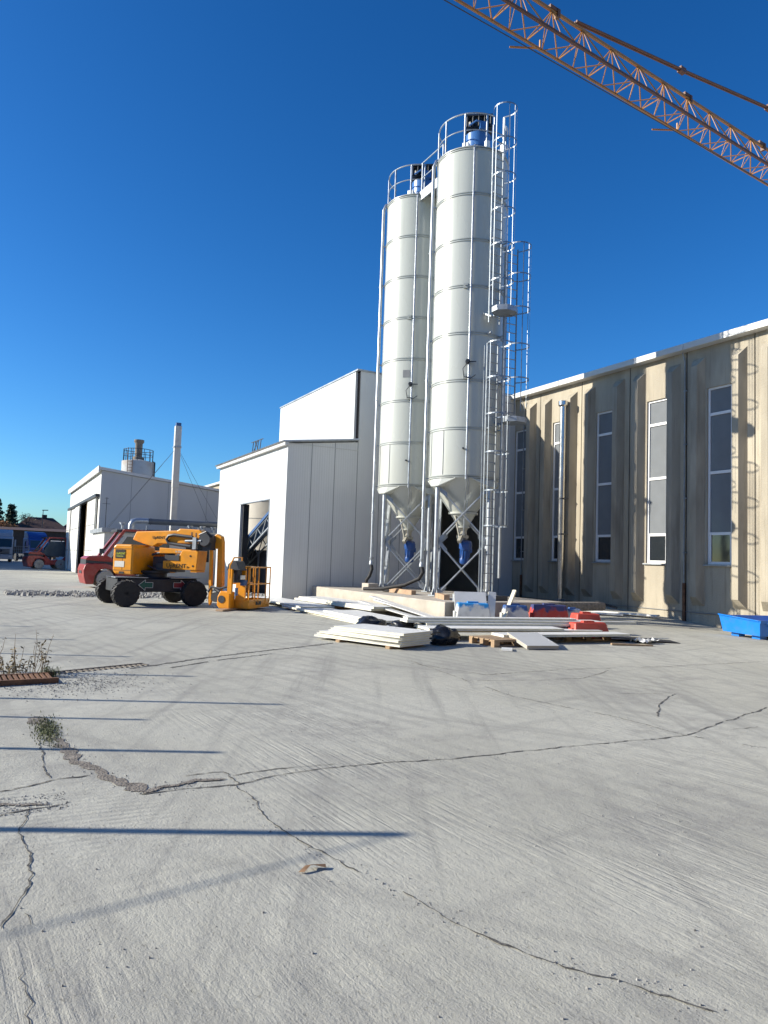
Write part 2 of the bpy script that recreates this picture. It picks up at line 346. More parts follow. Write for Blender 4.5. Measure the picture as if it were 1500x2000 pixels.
def ribbon(b, pts, w, jit=.03, seg=.03, z=.004, gap=1.7, rnd=.9):
    P = [Vector((x, y, 0)) for x, y in pts]; L = []
    for a, c in zip(P, P[1:]):
        k = max(1, int((c-a).length/seg))
        for i in range(k): L.append(a+(c-a)*i/k)
    L.append(P[-1]); rows = []
    for i, p in enumerate(L):
        d = (L[min(i+1, len(L)-1)]-L[max(i-1, 0)]).normalized(); e = Vector((-d.y, d.x, 0))
        q = p+e*(noise.noise(p*3.1)*jit+noise.noise(p*14)*jit*.6+noise.noise(p*45)*jit*.3)
        ww = w*(.2+1.3*abs(noise.noise(p*5.3+Vector((7, 3, 1))))+rnd*random.random()**2)
        if i in (0, len(L)-1): ww *= .2
        rows.append((q-e*ww/2, q+e*ww/2))
    vs = []
    for a, c in rows: vs += [(a.x, a.y, G(a.x, a.y)+z), (c.x, c.y, G(c.x, c.y)+z)]
    b.add(vs, [(2*i, 2*i+1, 2*i+3, 2*i+2) for i in range(len(rows)-1) if noise.noise(L[i]*gap+Vector((3, 9, 2))) > -.38])
CR = [([(0.93, 5.04), (1.24, 5.05), (1.58, 5.0), (2.0, 5.1), (2.35, 5.13), (2.86, 5.08), (3.49, 5.0), (4.55, 4.94), (6.04, 4.84), (7.09, 5.16), (8.29, 5.49)], .016),
 ([(1.58, 5.0), (1.59, 4.57), (1.57, 4.23), (1.64, 3.75), (1.75, 3.4), (1.83, 3.06), (1.94, 2.63), (2.1, 2.26), (2.28, 2.03), (2.42, 1.8)], .009),
 ([(0.29, 5.0), (0.22, 4.67), (0.24, 4.34), (0.26, 4.0), (0.16, 3.65), (0.12, 3.49)], .011),
 ([(0.21, 3.6), (0.26, 3.36), (0.22, 3.21), (0.19, 3.07), (0.21, 2.89), (0.21, 2.6)], .007),
 ([(0.0, 5.40), (0.31, 5.48), (0.47, 5.54), (0.69, 5.58)], .018), ([(0.0, 4.88), (0.29, 5.0), (0.46, 5.01)], .02),
 ([(5.79, 12.65), (5.37, 12.41), (4.07, 11.8), (2.97, 11.24), (2.08, 10.65), (1.71, 10.46)], .07),
 ([(5.89, 9.91), (6.15, 9.13), (6.39, 8.57), (7.93, 8.64), (9.98, 8.42), (12.62, 8.35)], .014),
 ([(7.91, 6.54), (7.15, 6.1), (6.15, 5.31)], .016), ([(5.92, 8.16), (6.82, 7.94), (7.63, 7.88), (8.61, 8.34)], .012),
 ([(7.18, 6.77), (7.8, 6.57), (7.98, 6.59)], .012), ([(6.04, 10.17), (5.83, 8.4), (5.68, 7.08), (6.02, 5.75), (6.04, 4.84), (6.37, 4.21)], .012),
 ([(0.4, 6.78), (0.41, 6.19), (0.44, 5.61)], .012), ([(6.75, 4.86), (7.3, 4.83)], .01), ([(2.24, 10.36), (3.05, 10.93), (4.13, 11.45)], .05),
 ([(1.62, 5.2), (2.0, 5.25), (2.45, 5.2)], .012), ([(1.3, 5.3), (1.58, 5.32), (1.62, 5.0)], .012)]
b = MB()
for p, w in CR: ribbon(b, p, w)
tag(b.build('ground_cracks', M['crack']), kind='structure')
def patch(b, pts, z=.007, n=5):
    P = [Vector((x, y, 0)) for x, y in pts]; out = []
    for a, c in zip(P, P[1:]+P[:1]):
        for i in range(n):
            p = a+(c-a)*i/n; out.append(p+Vector((noise.noise(p*9), noise.noise(p*9+Vector((5, 5, 0))), 0))*.07)
    c = sum(out, Vector())/len(out)
    b.add([(p.x, p.y, z) for p in out]+[(c.x, c.y, z+.006)], [(i, (i+1) % len(out), len(out)) for i in range(len(out))])
b = MB()
def strip(b, pts, w, z):                                              # a dirt band of uneven width
    ribbon(b, pts, w, .07, .05, z, .01, .18)
strip(b, [(0.43, 7.7), (.52, 7.2), (.52, 6.7), (.60, 6.2), (.72, 5.75), (.88, 5.35), (.98, 5.08)], .17, .004)
strip(b, [(0.50, 7.0), (.58, 6.4), (.66, 6.0), (.80, 5.6), (.93, 5.25)], .08, .005)
strip(b, [(.95, 5.06), (1.15, 5.13), (1.35, 5.17), (1.55, 5.12)], .07, .007)
strip(b, [(-.1, 5.12), (.15, 5.10), (.4, 5.06)], .05, .006)
tag(b.build('dirt_patches', M['soil_brown']), kind='structure')

def stones(b, n, fn, r0, r1):
    for _ in range(n):
        x, y = fn(); r = r0+(r1-r0)*random.random()**3; z = G(x, y); a = random.random()*6.28
        k = 5; lo = [(x+r*(.8+.4*random.random())*cos(a+i*6.28/k), y+r*(.8+.4*random.random())*sin(a+i*6.28/k), z-.002) for i in range(k)]
        hi = [(x+.55*(p[0]-x), y+.55*(p[1]-y), z+r*(.7+.5*random.random())) for p in lo]
        b.add(lo+hi, [tuple(range(k, 2*k))]+[(i, (i+1) % k, k+(i+1) % k, k+i) for i in range(k)])
b = MB()
def f1():
    t = random.random(); w = random.gauss(0, .9)*(.5+.6*t); return .4+9.2*t, 28.6-1.2*t+w
stones(b, 4200, f1, .025, .11)
tag(b.build('gravel_strip', M['stone']), 'strip of loose grey gravel across the yard behind the yellow lift', 'gravel', kind='stuff')
b = MB()
def f2():
    d = 2+16*random.random()**1.2; a = HEAD+(random.random()-.5)*1.05; return d*sin(a), d*cos(a)
def f3():
    p, w = random.choice(CR[:2]+[CR[6], CR[11], CR[14]]); i = random.randrange(len(p)-1); t = random.random()
    return p[i][0]+(p[i+1][0]-p[i][0])*t+random.gauss(0, .05), p[i][1]+(p[i+1][1]-p[i][1])*t+random.gauss(0, .05)
def f4():
    t = random.random(); P = [(0.45, 7.6), (.52, 6.7), (.72, 5.75), (.98, 5.08), (1.4, 5.17)]; i = min(3, int(t*4)); u = t*4-i
    return P[i][0]+(P[i+1][0]-P[i][0])*u+random.gauss(0, .06), P[i][1]+(P[i+1][1]-P[i][1])*u+random.gauss(0, .06)
def f6(): return -.05+.55*random.random(), 4.92+.35*random.random()
def f5(): return .95+random.gauss(0, .45), 9.45+random.gauss(0, .38)
stones(b, 1100, f2, .0015, .008); stones(b, 1300, f3, .0015, .007); stones(b, 520, f4, .002, .008); stones(b, 500, f6, .002, .009)
stones(b, 2600, f5, .002, .011)
tag(b.build('loose_grit', M['stone']), 'scattered pebbles and grit lying on the pale concrete yard', 'grit', kind='stuff')
b = MB(); b.add([(1.48, 3.47, .012), (1.53, 3.5, .03), (1.60, 3.47, .014), (1.61, 3.50, .02), (1.55, 3.53, .012), (1.50, 3.51, .026), (1.455, 3.49, .008)],
                [(0, 1, 5), (1, 2, 3), (1, 3, 4), (1, 4, 5), (0, 5, 6)])
tag(b.build('fallen_leaf', M['brown_leaf']), 'curled brown leaf lying alone on the bare concrete in the foreground', 'leaf')

# ------------------------------------------------------------------ concrete hall on the right
XW = 20.0; ZT = 9.0
hall = thing('concrete_hall', 'long tan precast concrete hall with tall narrow white windows and ribs', 'hall', (XW, 15, 0))
PIT = 2.45; J0 = 16.08; WC0 = 14.855; ks = range(-4, 5)
w = MB(); ya, yb = J0+PIT*(-5), J0+PIT*4
zb, zt, hw, rec = 1.85, 7.56, .44, .16
def quad(b, x, y0, y1, z0, z1): b.add([(x, y0, z0), (x, y1, z0), (x, y1, z1), (x, y0, z1)], [(0, 1, 2, 3)])
for k in ks:
    c = WC0+PIT*k; l0, l1 = J0+PIT*(k-1)+.018, J0+PIT*k-.018
    quad(w, XW, l0, l1, -.4, zb); quad(w, XW, l0, l1, zt, ZT); quad(w, XW, l0, c-hw, zb, zt); quad(w, XW, c+hw, l1, zb, zt)
    w.add([(XW, c-hw, zb), (XW, c+hw, zb), (XW, c+hw, zt), (XW, c-hw, zt), (XW+rec, c-hw, zb), (XW+rec, c+hw, zb), (XW+rec, c+hw, zt), (XW+rec, c-hw, zt)],
          [(0, 1, 5, 4), (1, 2, 6, 5), (2, 3, 7, 6), (3, 0, 4, 7)])
quad(w, XW, yb, 100, -.4, ZT); quad(w, XW, -20, ya, -.4, ZT)
w.bb(XW+.3, 44, -20, 100, -.4, ZT)
w.build('wall', M['wall'], hall)
jm = MB()
for k in range(-5, 5): jm.bb(XW+.015, XW+.2, J0+PIT*k-.02, J0+PIT*k+.02, -.3, ZT)
jm.build('joint_filler', M['black'], hall)
m = MB(); m.bb(XW-.04, XW+.01, -20, 25.0, .28, .30); 
m.build('plinth_line', M['seam'], hall)
def rib(y):
    b = MB(); z0, z1 = .5, 8.62; pr = .27
    def sec(hy, px, a, c): return [(px, y-hy, a), (px, y+hy, a), (px, y+hy, c), (px, y-hy, c)]
    b.add([(XW+.01, y-.24, z0), (XW+.01, y+.24, z0), (XW+.01, y+.24, z1), (XW+.01, y-.24, z1),
           (XW-pr, y-.11, z0+.3), (XW-pr, y+.11, z0+.3), (XW-pr, y+.11, z1-.3), (XW-pr, y-.11, z1-.3)],
          [(4, 5, 6, 7), (0, 4, 7, 3), (1, 2, 6, 5), (0, 1, 5, 4), (3, 7, 6, 2)])
    b.build('rib', M['rib'], hall)
for k in list(range(-3, 5))+list(range(21, 29)):
    rib(J0+PIT*(k-1)+.48); rib(J0+PIT*k-.48)
for k in range(-3, 5):
    c = WC0+PIT*k; b = MB(); x0, x1 = XW+.06, XW+.14; t = .065
    b.bb(x0, x1, c-hw, c-hw+t, zb, zt); b.bb(x0, x1, c+hw-t, c+hw, zb, zt)
    b.bb(x0+.002, x1, c-hw+t, c+hw-t, zb, zb+.09); b.bb(x0+.002, x1, c-hw+t, c+hw-t, zt-t, zt)
    for z in (6.69, 4.79, 2.83): b.bb(x0+.002, x1, c-hw+t, c+hw-t, z-.045, z+.045)
    b.bb(x0+.01, x1, c-hw+t, c-hw+t+.04, zb+.09, 2.785); b.bb(x0+.01, x1, c+hw-t-.04, c+hw-t, zb+.09, 2.785)
    f = b.build('window', M['pvc'], hall)
    p = MB(); p.bb(XW+.10, XW+.12, c-hw+t, c+hw-t, 2.83, zt-t); p.build('blinded_pane', M['pane'], f)
    p = MB(); p.bb(XW+.10, XW+.12, c-hw+t, c+hw-t, zb+.05, 2.82); p.build('clear_pane', M['dark_pane'], f)
    p = MB(); p.bb(XW-.09, XW+.06, c-hw-.06, c+hw+.06, zb-.05, zb-.012); p.build('sill', M['galv_dull'], f)
b = MB()
y = -20
while y < 100:
    b.bb(XW-.32, XW+.02, y, min(100, y+5.98), ZT-.05, ZT+.16); y += 6
b.build('fascia', M['fascia'], hall, bevel=.01)
b = MB(); b.prism([(XW-.30, -20, ZT+.12), (XW+.02, -20, ZT+.19), (32, -20, ZT+1.3), (44, -20, ZT+.2), (44, -20, ZT), (XW, -20, ZT+.002)], (0, 120, 0)); b.build('roof', M['fascia'], hall)
for y, z1 in ((J0+.02, 8.9), (24.42, 8.8)):
    b = MB(); b.tube([(XW-.07, y, 1.2), (XW-.07, y, z1-.3), (XW-.2, y, z1)], .022, 10)
    for z in (2.2, 4, 5.8, 7.6): b.bb(XW-.07, XW+.02, y-.06, y+.06, z, z+.04)
    d = b.build('downpipe', M['galv_dull'], hall, 40)
    b = MB(); b.tube([(XW-.07, y, G(20, y)), (XW-.07, y, 1.22)], .052, 10); b.build('pipe_shoe', M['rust'], d, 40)
flue = thing('steel_flue', 'shiny stainless flue pipe standing against the concrete hall wall', 'flue pipe', (19.55, 21.55, G(19.5, 21.5)))
b = MB(); b.lathe([(.125, .35), (.125, 8.0)], (19.55, 21.55, 0), 20)
for z in (1.9, 3.5, 5.1, 6.7): b.lathe([(.137, z), (.137, z+.06)], (19.55, 21.55, 0), 20)
b.build('pipe', M['inox'], flue, 40)
b = MB(); b.lathe([(.13, 7.98), (.19, 8.04), (.19, 8.2), (.15, 8.22)], (19.55, 21.55, 0), 20); b.build('cap', M['inox'], flue, 40)
for z in (2.9, 4.3):
    b = MB(); b.bar((19.55, 21.36, z), (20.02, 21.36, z), .03); b.bar((19.55, 21.74, z), (20.02, 21.74, z), .03); b.lathe([(.14, z-.03), (.14, z+.03)], (19.55, 21.55, 0), 16)
    b.build('bracket', M['dark_mach'], flue)
b = MB(); b.bb(19.4, 19.7, 21.4, 21.7, .1, .36); b.build('base_box', M['galv_dull'], flue, bevel=.01)

# ------------------------------------------------------------------ new white building: low annex and tall block
low = thing('white_annex', 'low bright white annex with an open doorway and dark sided gable', 'building', (9.35, 25.1, 0))
X0, X1, Y0, Y1 = 9.35, 12.25, 25.1, 34.3
b = MB(); t = .1
z0, z1 = 5.86, 6.22
b.bb(X0, X0+t, Y0+t, 26.9, -.1, z0); b.bb(X0, X0+t, 30.7, Y1-t, -.1, z0); b.bb(X0, X0+t, 26.9, 30.7, 3.89, z0)
b.prism([(X0, Y0, -.1), (X1, Y0, -.1), (X1, Y0, z1), (X0, Y0, z0)], (0, t, 0)); b.bb(X0, X0+.4, Y1-t, Y1, -.1, z0-.05)
b.build('wall', M['white_panel'], low)
b = MB()
for x in (10.32, 11.28): b.bb(x-.012, x+.012, Y0-.004, Y0+.02, .02, z0+(x-X0)*.12)
for y in (26.1, 27.1, 29.4, 32.2, 33.2): b.bb(X0-.003, X0+.02, y-.006, y+.006, 4.0 if 26.9 < y < 30.7 else 0, z0-.05)
b.build('seams', M['seam'], low)
b = MB(); n = 60
for i in range(n):                                                     # trapezoidal roof sheet
    y = Y0-.12+(Y1-Y0+.3)*i/n; dy = (Y1-Y0+.3)/n
    b.add([(X0-.22, y, z0+.04), (X0-.22, y+dy*.3, z0+.10), (X0-.22, y+dy*.6, z0+.10), (X0-.22, y+dy*.9, z0+.04), (X0-.22, y+dy, z0+.04),
           (X1, y, z1+.08), (X1, y+dy*.3, z1+.14), (X1, y+dy*.6, z1+.14), (X1, y+dy*.9, z1+.08), (X1, y+dy, z1+.08)],
          [(i2, i2+1, i2+6, i2+5) for i2 in range(4)])
b.build('roof', M['fascia'], low)
b = MB(); b.bb(X0-.16, X0-.002, Y0-.1, Y1+.12, z0-.07, z0+.035); b.bb(X0, X1, Y0-.02, Y0-.002, z0+.02, z0+.03); b.build('eaves_trim', M['fascia'], low)
b = MB(); b.prism([(X0-.1, Y0-.05, z0+.03), (X1, Y0-.05, z1+.04), (X1, Y0-.05, z1+.1), (X0-.1, Y0-.05, z0+.09)], (0, .08, 0)); b.build('gable_trim', M['galv_dull'], low)
b = MB(); b.bb(X0+.1, X0+.35, 30.55, 30.7, 0, 3.88); b.build('door_post', M['chassis'], low)
b = MB(); b.bb(X0-.02, X0+.12, 26.86, 30.74, 3.86, 3.90); b.bb(X0-.02, X0+.12, 26.86, 26.90, 0, 3.86); b.build('door_frame', M['galv_dull'], low)

blk = thing('tall_white_block', 'tall white panelled block rising behind the twin silos, taller than its annex', 'building', (12.25, 25.1, 0))
BY1 = 33.9; ZB = 9.08
b = MB(); b.bb(12.25, 15.6, 25.1, 25.2, -.1, ZB-.01); b.bb(15.6, 18.3, 25.1, 25.2, 4.3, ZB-.01); b.bb(18.3, XW-.002, 25.1, 25.2, -.1, ZB-.01); b.bb(12.25, 12.35, 25.2, BY1, -.1, ZB-.01); b.bb(12.25, XW-.002, BY1-.1, BY1, -.1, ZB-.01); b.bb(XW-.1, XW-.004, 25.2, BY1-.1, -.1, ZB-.01)
b.build('wall', M['white_panel'], blk)
b = MB(); b.bb(12.14, 12.248, 25.32, BY1, 6.2, ZB+.01); b.build('side_cladding', M['white_panel'], blk)
b = MB(); b.bb(12.235, 12.249, 25.102, 25.31, 6.2, ZB-.02); b.build('corner_gap', M['black'], blk)
b = MB()
for x in (12.25, 13.25, 14.25, 15.25, 16.25, 17.25, 18.5, 19.25): b.bb(x-.012, x+.012, 25.096, 25.12, 4.32 if 15.6 < x < 18.3 else .02, ZB-.06)
b.build('seams', M['seam'], blk)
b = MB(); b.bb(12.1, XW, 25.06, BY1+.02, ZB-.008, ZB+.05); b.build('roof', M['galv_dull'], blk)
# inside the doorway
drum = thing('storage_tank', 'large beige round tank half seen through the open annex doorway', 'tank', (13.4, 37.8, 0))
b = MB(); b.lathe([(2.1, 0), (2.1, 5.6), (1.8, 5.9), (0, 6.0)], (13.4, 37.8, 0), 48); b.build('shell', M['beige'], drum, 40)
b = MB()
for z in (.9, 1.8, 2.7, 3.6, 4.5): b.lathe([(2.112, z), (2.112, z+.03)], (13.4, 37.8, 0), 48)
b.build('hoop', M['seam'], drum, 40)
conv = thing('belt_conveyor', 'blue lattice belt conveyor sloping up inside the white annex doorway', 'conveyor', (10.6, 27, 0))
b = MB(); a0, a1 = Vector((10.05, 33.2, .9)), Vector((10.15, 25.9, 3.7))
for dx in (-.3, .3):
    for dz in (0, .5): b.bar(a0+Vector((dx, 0, dz)), a1+Vector((dx, 0, dz)), .06)
    for i in range(14):
        p = a0.lerp(a1, i/14); q = a0.lerp(a1, (i+1)/14); o = Vector((dx, 0, 0)); z5 = Vector((0, 0, .5))
        b.bar(p+o+(z5 if i % 2 else z5*0), q+o+(z5*0 if i % 2 else z5), .035)
b.build('truss', M['galv_dull'], conv)
b = MB(); b.bar(a0+Vector((0, 0, .58)), a1+Vector((0, 0, .58)), .75, .12); b.build('belt', M['belt_blue'], conv)
b = MB(); b.bb(10.5, 12.0, 30.2, 33.6, 0, 1.9); b.prism([(10.45, 33.9, .1), (10.45, 26.3, .1), (10.45, 26.3, 2.9), (10.45, 33.9, .3)], (.06, 0, 0)); b.build('dark_mass', M['dark_mach'], conv)  # dark box and skirt added to blacken the lower doorway
for t in (.3, .75):
    p = a0.lerp(a1, t)
    for dx in (-.3, .3):
        b = MB(); b.bar((p.x+dx, p.y, 0), (p.x+dx, p.y, p.z), .07); b.build('leg', M['galv_dull'], conv)
b = MB(); T = MB
for i in range(4): b.bar((9.9, 31.2-.35*i, 6.1), (9.9, 31.0-.35*i, 6.75), .03)
b.bar((9.9, 31.3, 6.75), (9.9, 29.7, 6.72), .03); b.bar((9.9, 31.2, 6.12), (9.9, 30.4, 6.75), .025); b.bar((9.9, 30.85, 6.75), (9.9, 30.1, 6.15), .025)
tag(b.build('roof_bracket', M['dark_mach']), 'small dark lattice bracket standing on the white annex roof edge', 'bracket')

# ------------------------------------------------------------------ silo plinth
PX0, PX1, PY0, PY1, PZ = 10.5, 14.9, 15.95, 25.0, .58
b = MB(); b.bb(PX0, PX1, PY0, PY1, -.15, PZ)
tag(b.build('concrete_plinth', M['slab'], bevel=.03), 'raised pale concrete plinth carrying the two white silos', 'plinth')

# ------------------------------------------------------------------ silos
ZR = [4.27+1.487*k for k in range(8)]; RS = 1.15; LA = [R(10+90*k) for k in range(4)]
def rail_ring(parent, c, z0, a0, a1, posts):
    b = MB(); b.tube(arc(c, RS-.03, a0, a1, 40, z0+1.1), .024, 8); b.tube(arc(c, RS-.03, a0, a1, 40, z0+.55), .018, 8)
    for a in posts: b.bar((c[0]+(RS-.03)*cos(a), c[1]+(RS-.03)*sin(a), z0-.08), (c[0]+(RS-.03)*cos(a), c[1]+(RS-.03)*sin(a), z0+1.1), .035, .05)
    b.build('guard_rail', M['galv'], parent, 40)
def make_silo(cx, cy, label, hosepts):
    s = thing('silo', label, 'silo', (cx, cy, PZ)); c = (cx, cy, 0); top = ZR[-1]
    b = MB(); b.lathe([(RS, ZR[0]), (RS, top)], c, 96); b.lathe([(RS, top), (.3, top+.22), (0, top+.22)], c, 96); b.build('shell', M['silo'], s, 35)
    for k, z in enumerate(ZR):
        b = MB()
        for dz in (-.045, .02): b.lathe([(RS-.01, z+dz-.004), (RS+.022, z+dz), (RS+.022, z+dz+.03), (RS-.01, z+dz+.034)], c, 96)
        b.build('ring_flange', M['silo_band'], s, 35)
    b = MB()
    for a in (R(170), R(200), R(262), R(290), R(318)):
        p = Vector((cx+(RS+.006)*cos(a), cy+(RS+.006)*sin(a), 0)); b.bar(p+Vector((0, 0, ZR[0]+.06)), p+Vector((0, 0, ZR[1]-.06)), .045 if a < R(180) else .012, .02, (cos(a), sin(a), 0))
    b.build('skirt_strap', M['silo_band'], s)
    b = MB(); b.lathe([(RS-.02, ZR[0]-.02), (.42, 3.22), (.43, 3.20)], c, 64); b.lathe([(.47, 3.17), (.47, 3.23)], c, 40); b.lathe([(.40, 3.17), (.17, 2.78)], c, 40); b.lathe([(.22, 2.74), (.22, 2.79)], c, 30)
    b.build('cone', M['silo'], s, 35)
    for a in LA:                                                        # bracket, leg, foot
        d = Vector((cos(a), sin(a), 0)); e = Vector((-sin(a), cos(a), 0)); o = Vector((cx, cy, 0)); b = MB()
        def at(r, t, z): return o+d*r+e*t+Vector((0, 0, z))
        zz = ZR[0]-.06; zl = 3.98
        P = [at(RS*.86, -.6, zz), at(RS*1.01, -.2, zz), at(RS*1.01, .2, zz), at(RS*.86, .6, zz), at(RS-.02, -.14, zl), at(RS+.10, -.14, zl), at(RS+.10, .14, zl), at(RS-.02, .14, zl), at(RS-.26, .14, zl), at(RS-.26, -.14, zl)]
        b.add(P, [(0, 1, 5), (1, 2, 6, 5), (2, 3, 6), (0, 5, 4), (3, 7, 6), (4, 5, 6, 7), (4, 7, 8, 9), (0, 4, 9), (3, 8, 7)])
        b.tube([at(RS*.86, -.62, zz), at(RS+.10, -.15, zl), at(RS+.10, .15, zl), at(RS*.86, .62, zz)], .022, 6)
        b.build('leg_bracket', M['silo'], s)
        b = MB(); b.lathe([(.075, PZ+.04), (.075, zl)], at(RS-.02, 0, 0), 20); lg = b.build('leg', M['galv'], s, 40)
        b = MB(); b.box(at(RS-.02, 0, PZ+.025), (.3, .3, .03), a)
        for k in range(4):
            f = Vector((cos(a+pi/2*k), sin(a+pi/2*k), 0)); q = at(RS-.02, 0, 0); b.prism([q+f*.07+Vector((0, 0, PZ+.04)), q+f*.15+Vector((0, 0, PZ+.04)), q+f*.07+Vector((0, 0, PZ+.28))], e*.012 if k % 2 == 0 else d*.012)
        b.build('foot_plate', M['galv_dull'], lg)
    rl = RS-.02; zm = 2.28
    for k in range(4):
        a, a2 = LA[k], LA[(k+1) % 4]; p = Vector((cx+rl*cos(a), cy+rl*sin(a), 0)); q = Vector((cx+rl*cos(a2), cy+rl*sin(a2), 0)); u = (q-p).normalized(); nrm = Vector((u.y, -u.x, 0)); L = (q-p).length
        for za, zc in ((zm+.2, 3.78), (PZ+.2, zm-.2)):
            b = MB(); b.bar(p+u*.2+nrm*.04+Vector((0, 0, za)), q-u*.2+nrm*.04+Vector((0, 0, zc)), .012, .125, nrm); b.bar(p+u*.2+nrm*.065+Vector((0, 0, za)), q-u*.2+nrm*.065+Vector((0, 0, zc)), .05, .012, nrm); b.build('brace', M['galv_brace'], s)
            b = MB(); b.bar(p+u*.2-nrm*.04+Vector((0, 0, zc)), q-u*.2-nrm*.04+Vector((0, 0, za)), .012, .125, nrm); b.bar(p+u*.2-nrm*.065+Vector((0, 0, zc)), q-u*.2-nrm*.065+Vector((0, 0, za)), .05, .012, nrm); b.build('brace', M['galv_brace'], s)
        for o, sg in ((p, 1), (q, -1)):
            for z0_, z1_ in ((zm, .3), (zm, -.3), (3.9, -.2), (PZ+.1, .2)):
                b = MB(); b.prism([o+u*sg*.06+Vector((0, 0, z0_-.08)), o+u*sg*.06+Vector((0, 0, z0_+.08)), o+u*sg*.30+Vector((0, 0, z0_+z1_*.9+.06)), o+u*sg*.30+Vector((0, 0, z0_+z1_*.9-.10))], nrm*.014); b.build('gusset_plate', M['galv_dull'], s)
    # outlet valve and motor
    b = MB(); b.lathe([(.16, 2.78), (.16, 2.70), (.13, 2.66), (.13, 2.52), (.19, 2.5), (.19, 2.42), (.12, 2.36), (.10, 2.2)], c, 24)
    b.bar((cx-.05, cy-.1, 2.6), (cx-.34, cy-.3, 2.28), .1, .12); b.lathe([(.07, -.1), (.07, .1)], (cx-.12, cy-.14, 2.45), 12, 'x')
    b.tube([(cx-.36, cy-.1, 3.1), (cx-.3, cy-.16, 2.7), (cx-.22, cy-.2, 2.3)], .03, 8)
    b.build('outlet_valve', M['valve'], s, 40)
    T = Matrix.Translation((cx-.02, cy-.2, 2.12)) @ Matrix.Rotation(R(14), 4, 'X') @ Matrix.Rotation(R(-6), 4, 'Y')
    b = MB(T); b.lathe([(.05, .22), (.17, .2), (.2, .12), (.2, -.04), (.15, -.06), (.145, -.34), (.16, -.36), (.16, -.5), (.12, -.54)], (0, 0, 0), 24)
    for k in range(12): b.bar((.15*cos(k*pi/6), .15*sin(k*pi/6), -.07), (.15*cos(k*pi/6), .15*sin(k*pi/6), -.33), .02)
    b.box((.16, 0, -.1), (.12, .14, .16)); b.build('motor', M['mach_blue'], s, 40)
    # conduit over the front, down to the valve
    a = R(238); px, py = cx+(RS+.05)*cos(a), cy+(RS+.05)*sin(a)
    b = MB(); b.tube([(cx+.6*cos(a+.5), cy+.6*sin(a+.5), top+.2), (cx+.95*cos(a+.2), cy+.95*sin(a+.2), top+.16), (cx+1.1*cos(a), cy+1.1*sin(a), top+.1), (px, py, top-.06), (px, py, ZR[0]-.1)], .03, 8)
    for z in ZR: b.bar((px-.05*cos(a), py-.05*sin(a), z), (px+.02*cos(a), py+.02*sin(a), z), .05, .05)
    b.build('conduit', M['galv'], s, 40)
    for k in range(2):
        b = MB(); q = .05*k
        b.tube([(px+q, py, ZR[0]), (px+q*2+.04, py+.03, 4.05), (cx-.42+q*3, cy-.72+.1*k, 3.65), (cx-.36+q*2, cy-.55, 3.3), (cx-.28, cy-.5+q, 2.95), (cx-.2+q, cy-.3, 2.5)], .014, 6); b.build('cable', M['galv'], s, 40)
    # fill pipe on the west side
    a = R(158); px, py = cx+(RS+.14)*cos(a), cy+(RS+.14)*sin(a)
    b = MB(); b.tube([(cx+.7*cos(a), cy+.7*sin(a), top+.16), (cx+.95*cos(a), cy+.95*sin(a), top+.16), (cx+(RS+.06)*cos(a), cy+(RS+.06)*sin(a), top+.08), (px, py, top-.12), (px, py, 1.62)], .055, 12)
    for z in (11.6, 7.4, 3.3): b.lathe([(.075, z), (.075, z+.05)], (px, py, 0), 12)
    for z in ZR[:-1]: b.bar((px, py, z), (cx+RS*cos(a), cy+RS*sin(a), z), .03, .05)
    fp = b.build('fill_pipe', M['galv'], s, 40)
    b = MB(); b.tube([(px, py, 1.64), (px, py, 1.5)]+[(px+x, py+y, z) for x, y, z in hosepts], .06, 12); b.build('fill_hose', M['rubber'], fp, 40)
    b = MB(); b.lathe([(.08, 1.46), (.08, 1.54), (.066, 1.56), (.066, 1.66), (.08, 1.68), (.08, 1.72)], (px, py, 0), 14); b.build('hose_coupling', M['galv_dull'], fp, 40)
    # sensors on the shell
    for a, z in ((R(236), ZR[2]+.55), ):
        p = Vector((cx+RS*cos(a), cy+RS*sin(a), z)); d = Vector((cos(a), sin(a), 0)); e = Vector((-sin(a), cos(a), 0)); b = MB()
        b.tube([p, p+d*.16], .07, 12); b.tube([p+d*.16, p+d*.24], .05, 10); b.bar(p+d*.1, p+d*.1+e*.26, .03)
        b.tube([p+d*.18-Vector((0, 0, .05)), p+d*.2-e*.14-Vector((0, 0, .25)), p+d*.12-e*.1-Vector((0, 0, .48)), p+d*.1+e*.1-Vector((0, 0, .52)), p+d*.06+e*.25-Vector((0, 0, .4))], .014, 6)
        b.build('level_sensor', M['dark_mach'], s, 40)
    for a, z, ex in ((R(233), ZR[2]+.1, .05), (R(230), ZR[4]+.0, .03)):
        b = MB(); p = Vector((cx+(RS+.02)*cos(a), cy+(RS+.02)*sin(a), z)); d = Vector((cos(a), sin(a), 0)); b.bar(p-Vector((0, 0, .08)), p+Vector((0, 0, .08)), .13, .02+ex, d); b.tube([p, p+d*.08], .025, 8); b.build('lug', M['silo_band'], s)
    if cy > 20:
        a = R(228); p = Vector((cx+RS*cos(a), cy+RS*sin(a), ZR[2]+.95)); b = MB(); b.bar(p-Vector((0, 0, .13)), p+Vector((0, 0, .13)), .24, .012, (cos(a), sin(a), 0)); b.build('notice', M['seam'], s)
    a = R(233); p = Vector((cx+RS*cos(a), cy+RS*sin(a), ZR[0]+.85)); b = MB(); b.tube([p, p+Vector((cos(a), sin(a), -.1))*.18], .03, 8); b.build('vent_stub', M['dark_mach'], s)
    # filter on the roof
    b = MB(); fx, fy = cx+.12, cy-.1; b.lathe([(.42, top+.18), (.42, top+1.0)], (fx, fy, 0), 40); b.lathe([(.435, top+.52), (.435, top+.55)], (fx, fy, 0), 40); fl = b.build('filter', M['blue_filter'], s, 40)
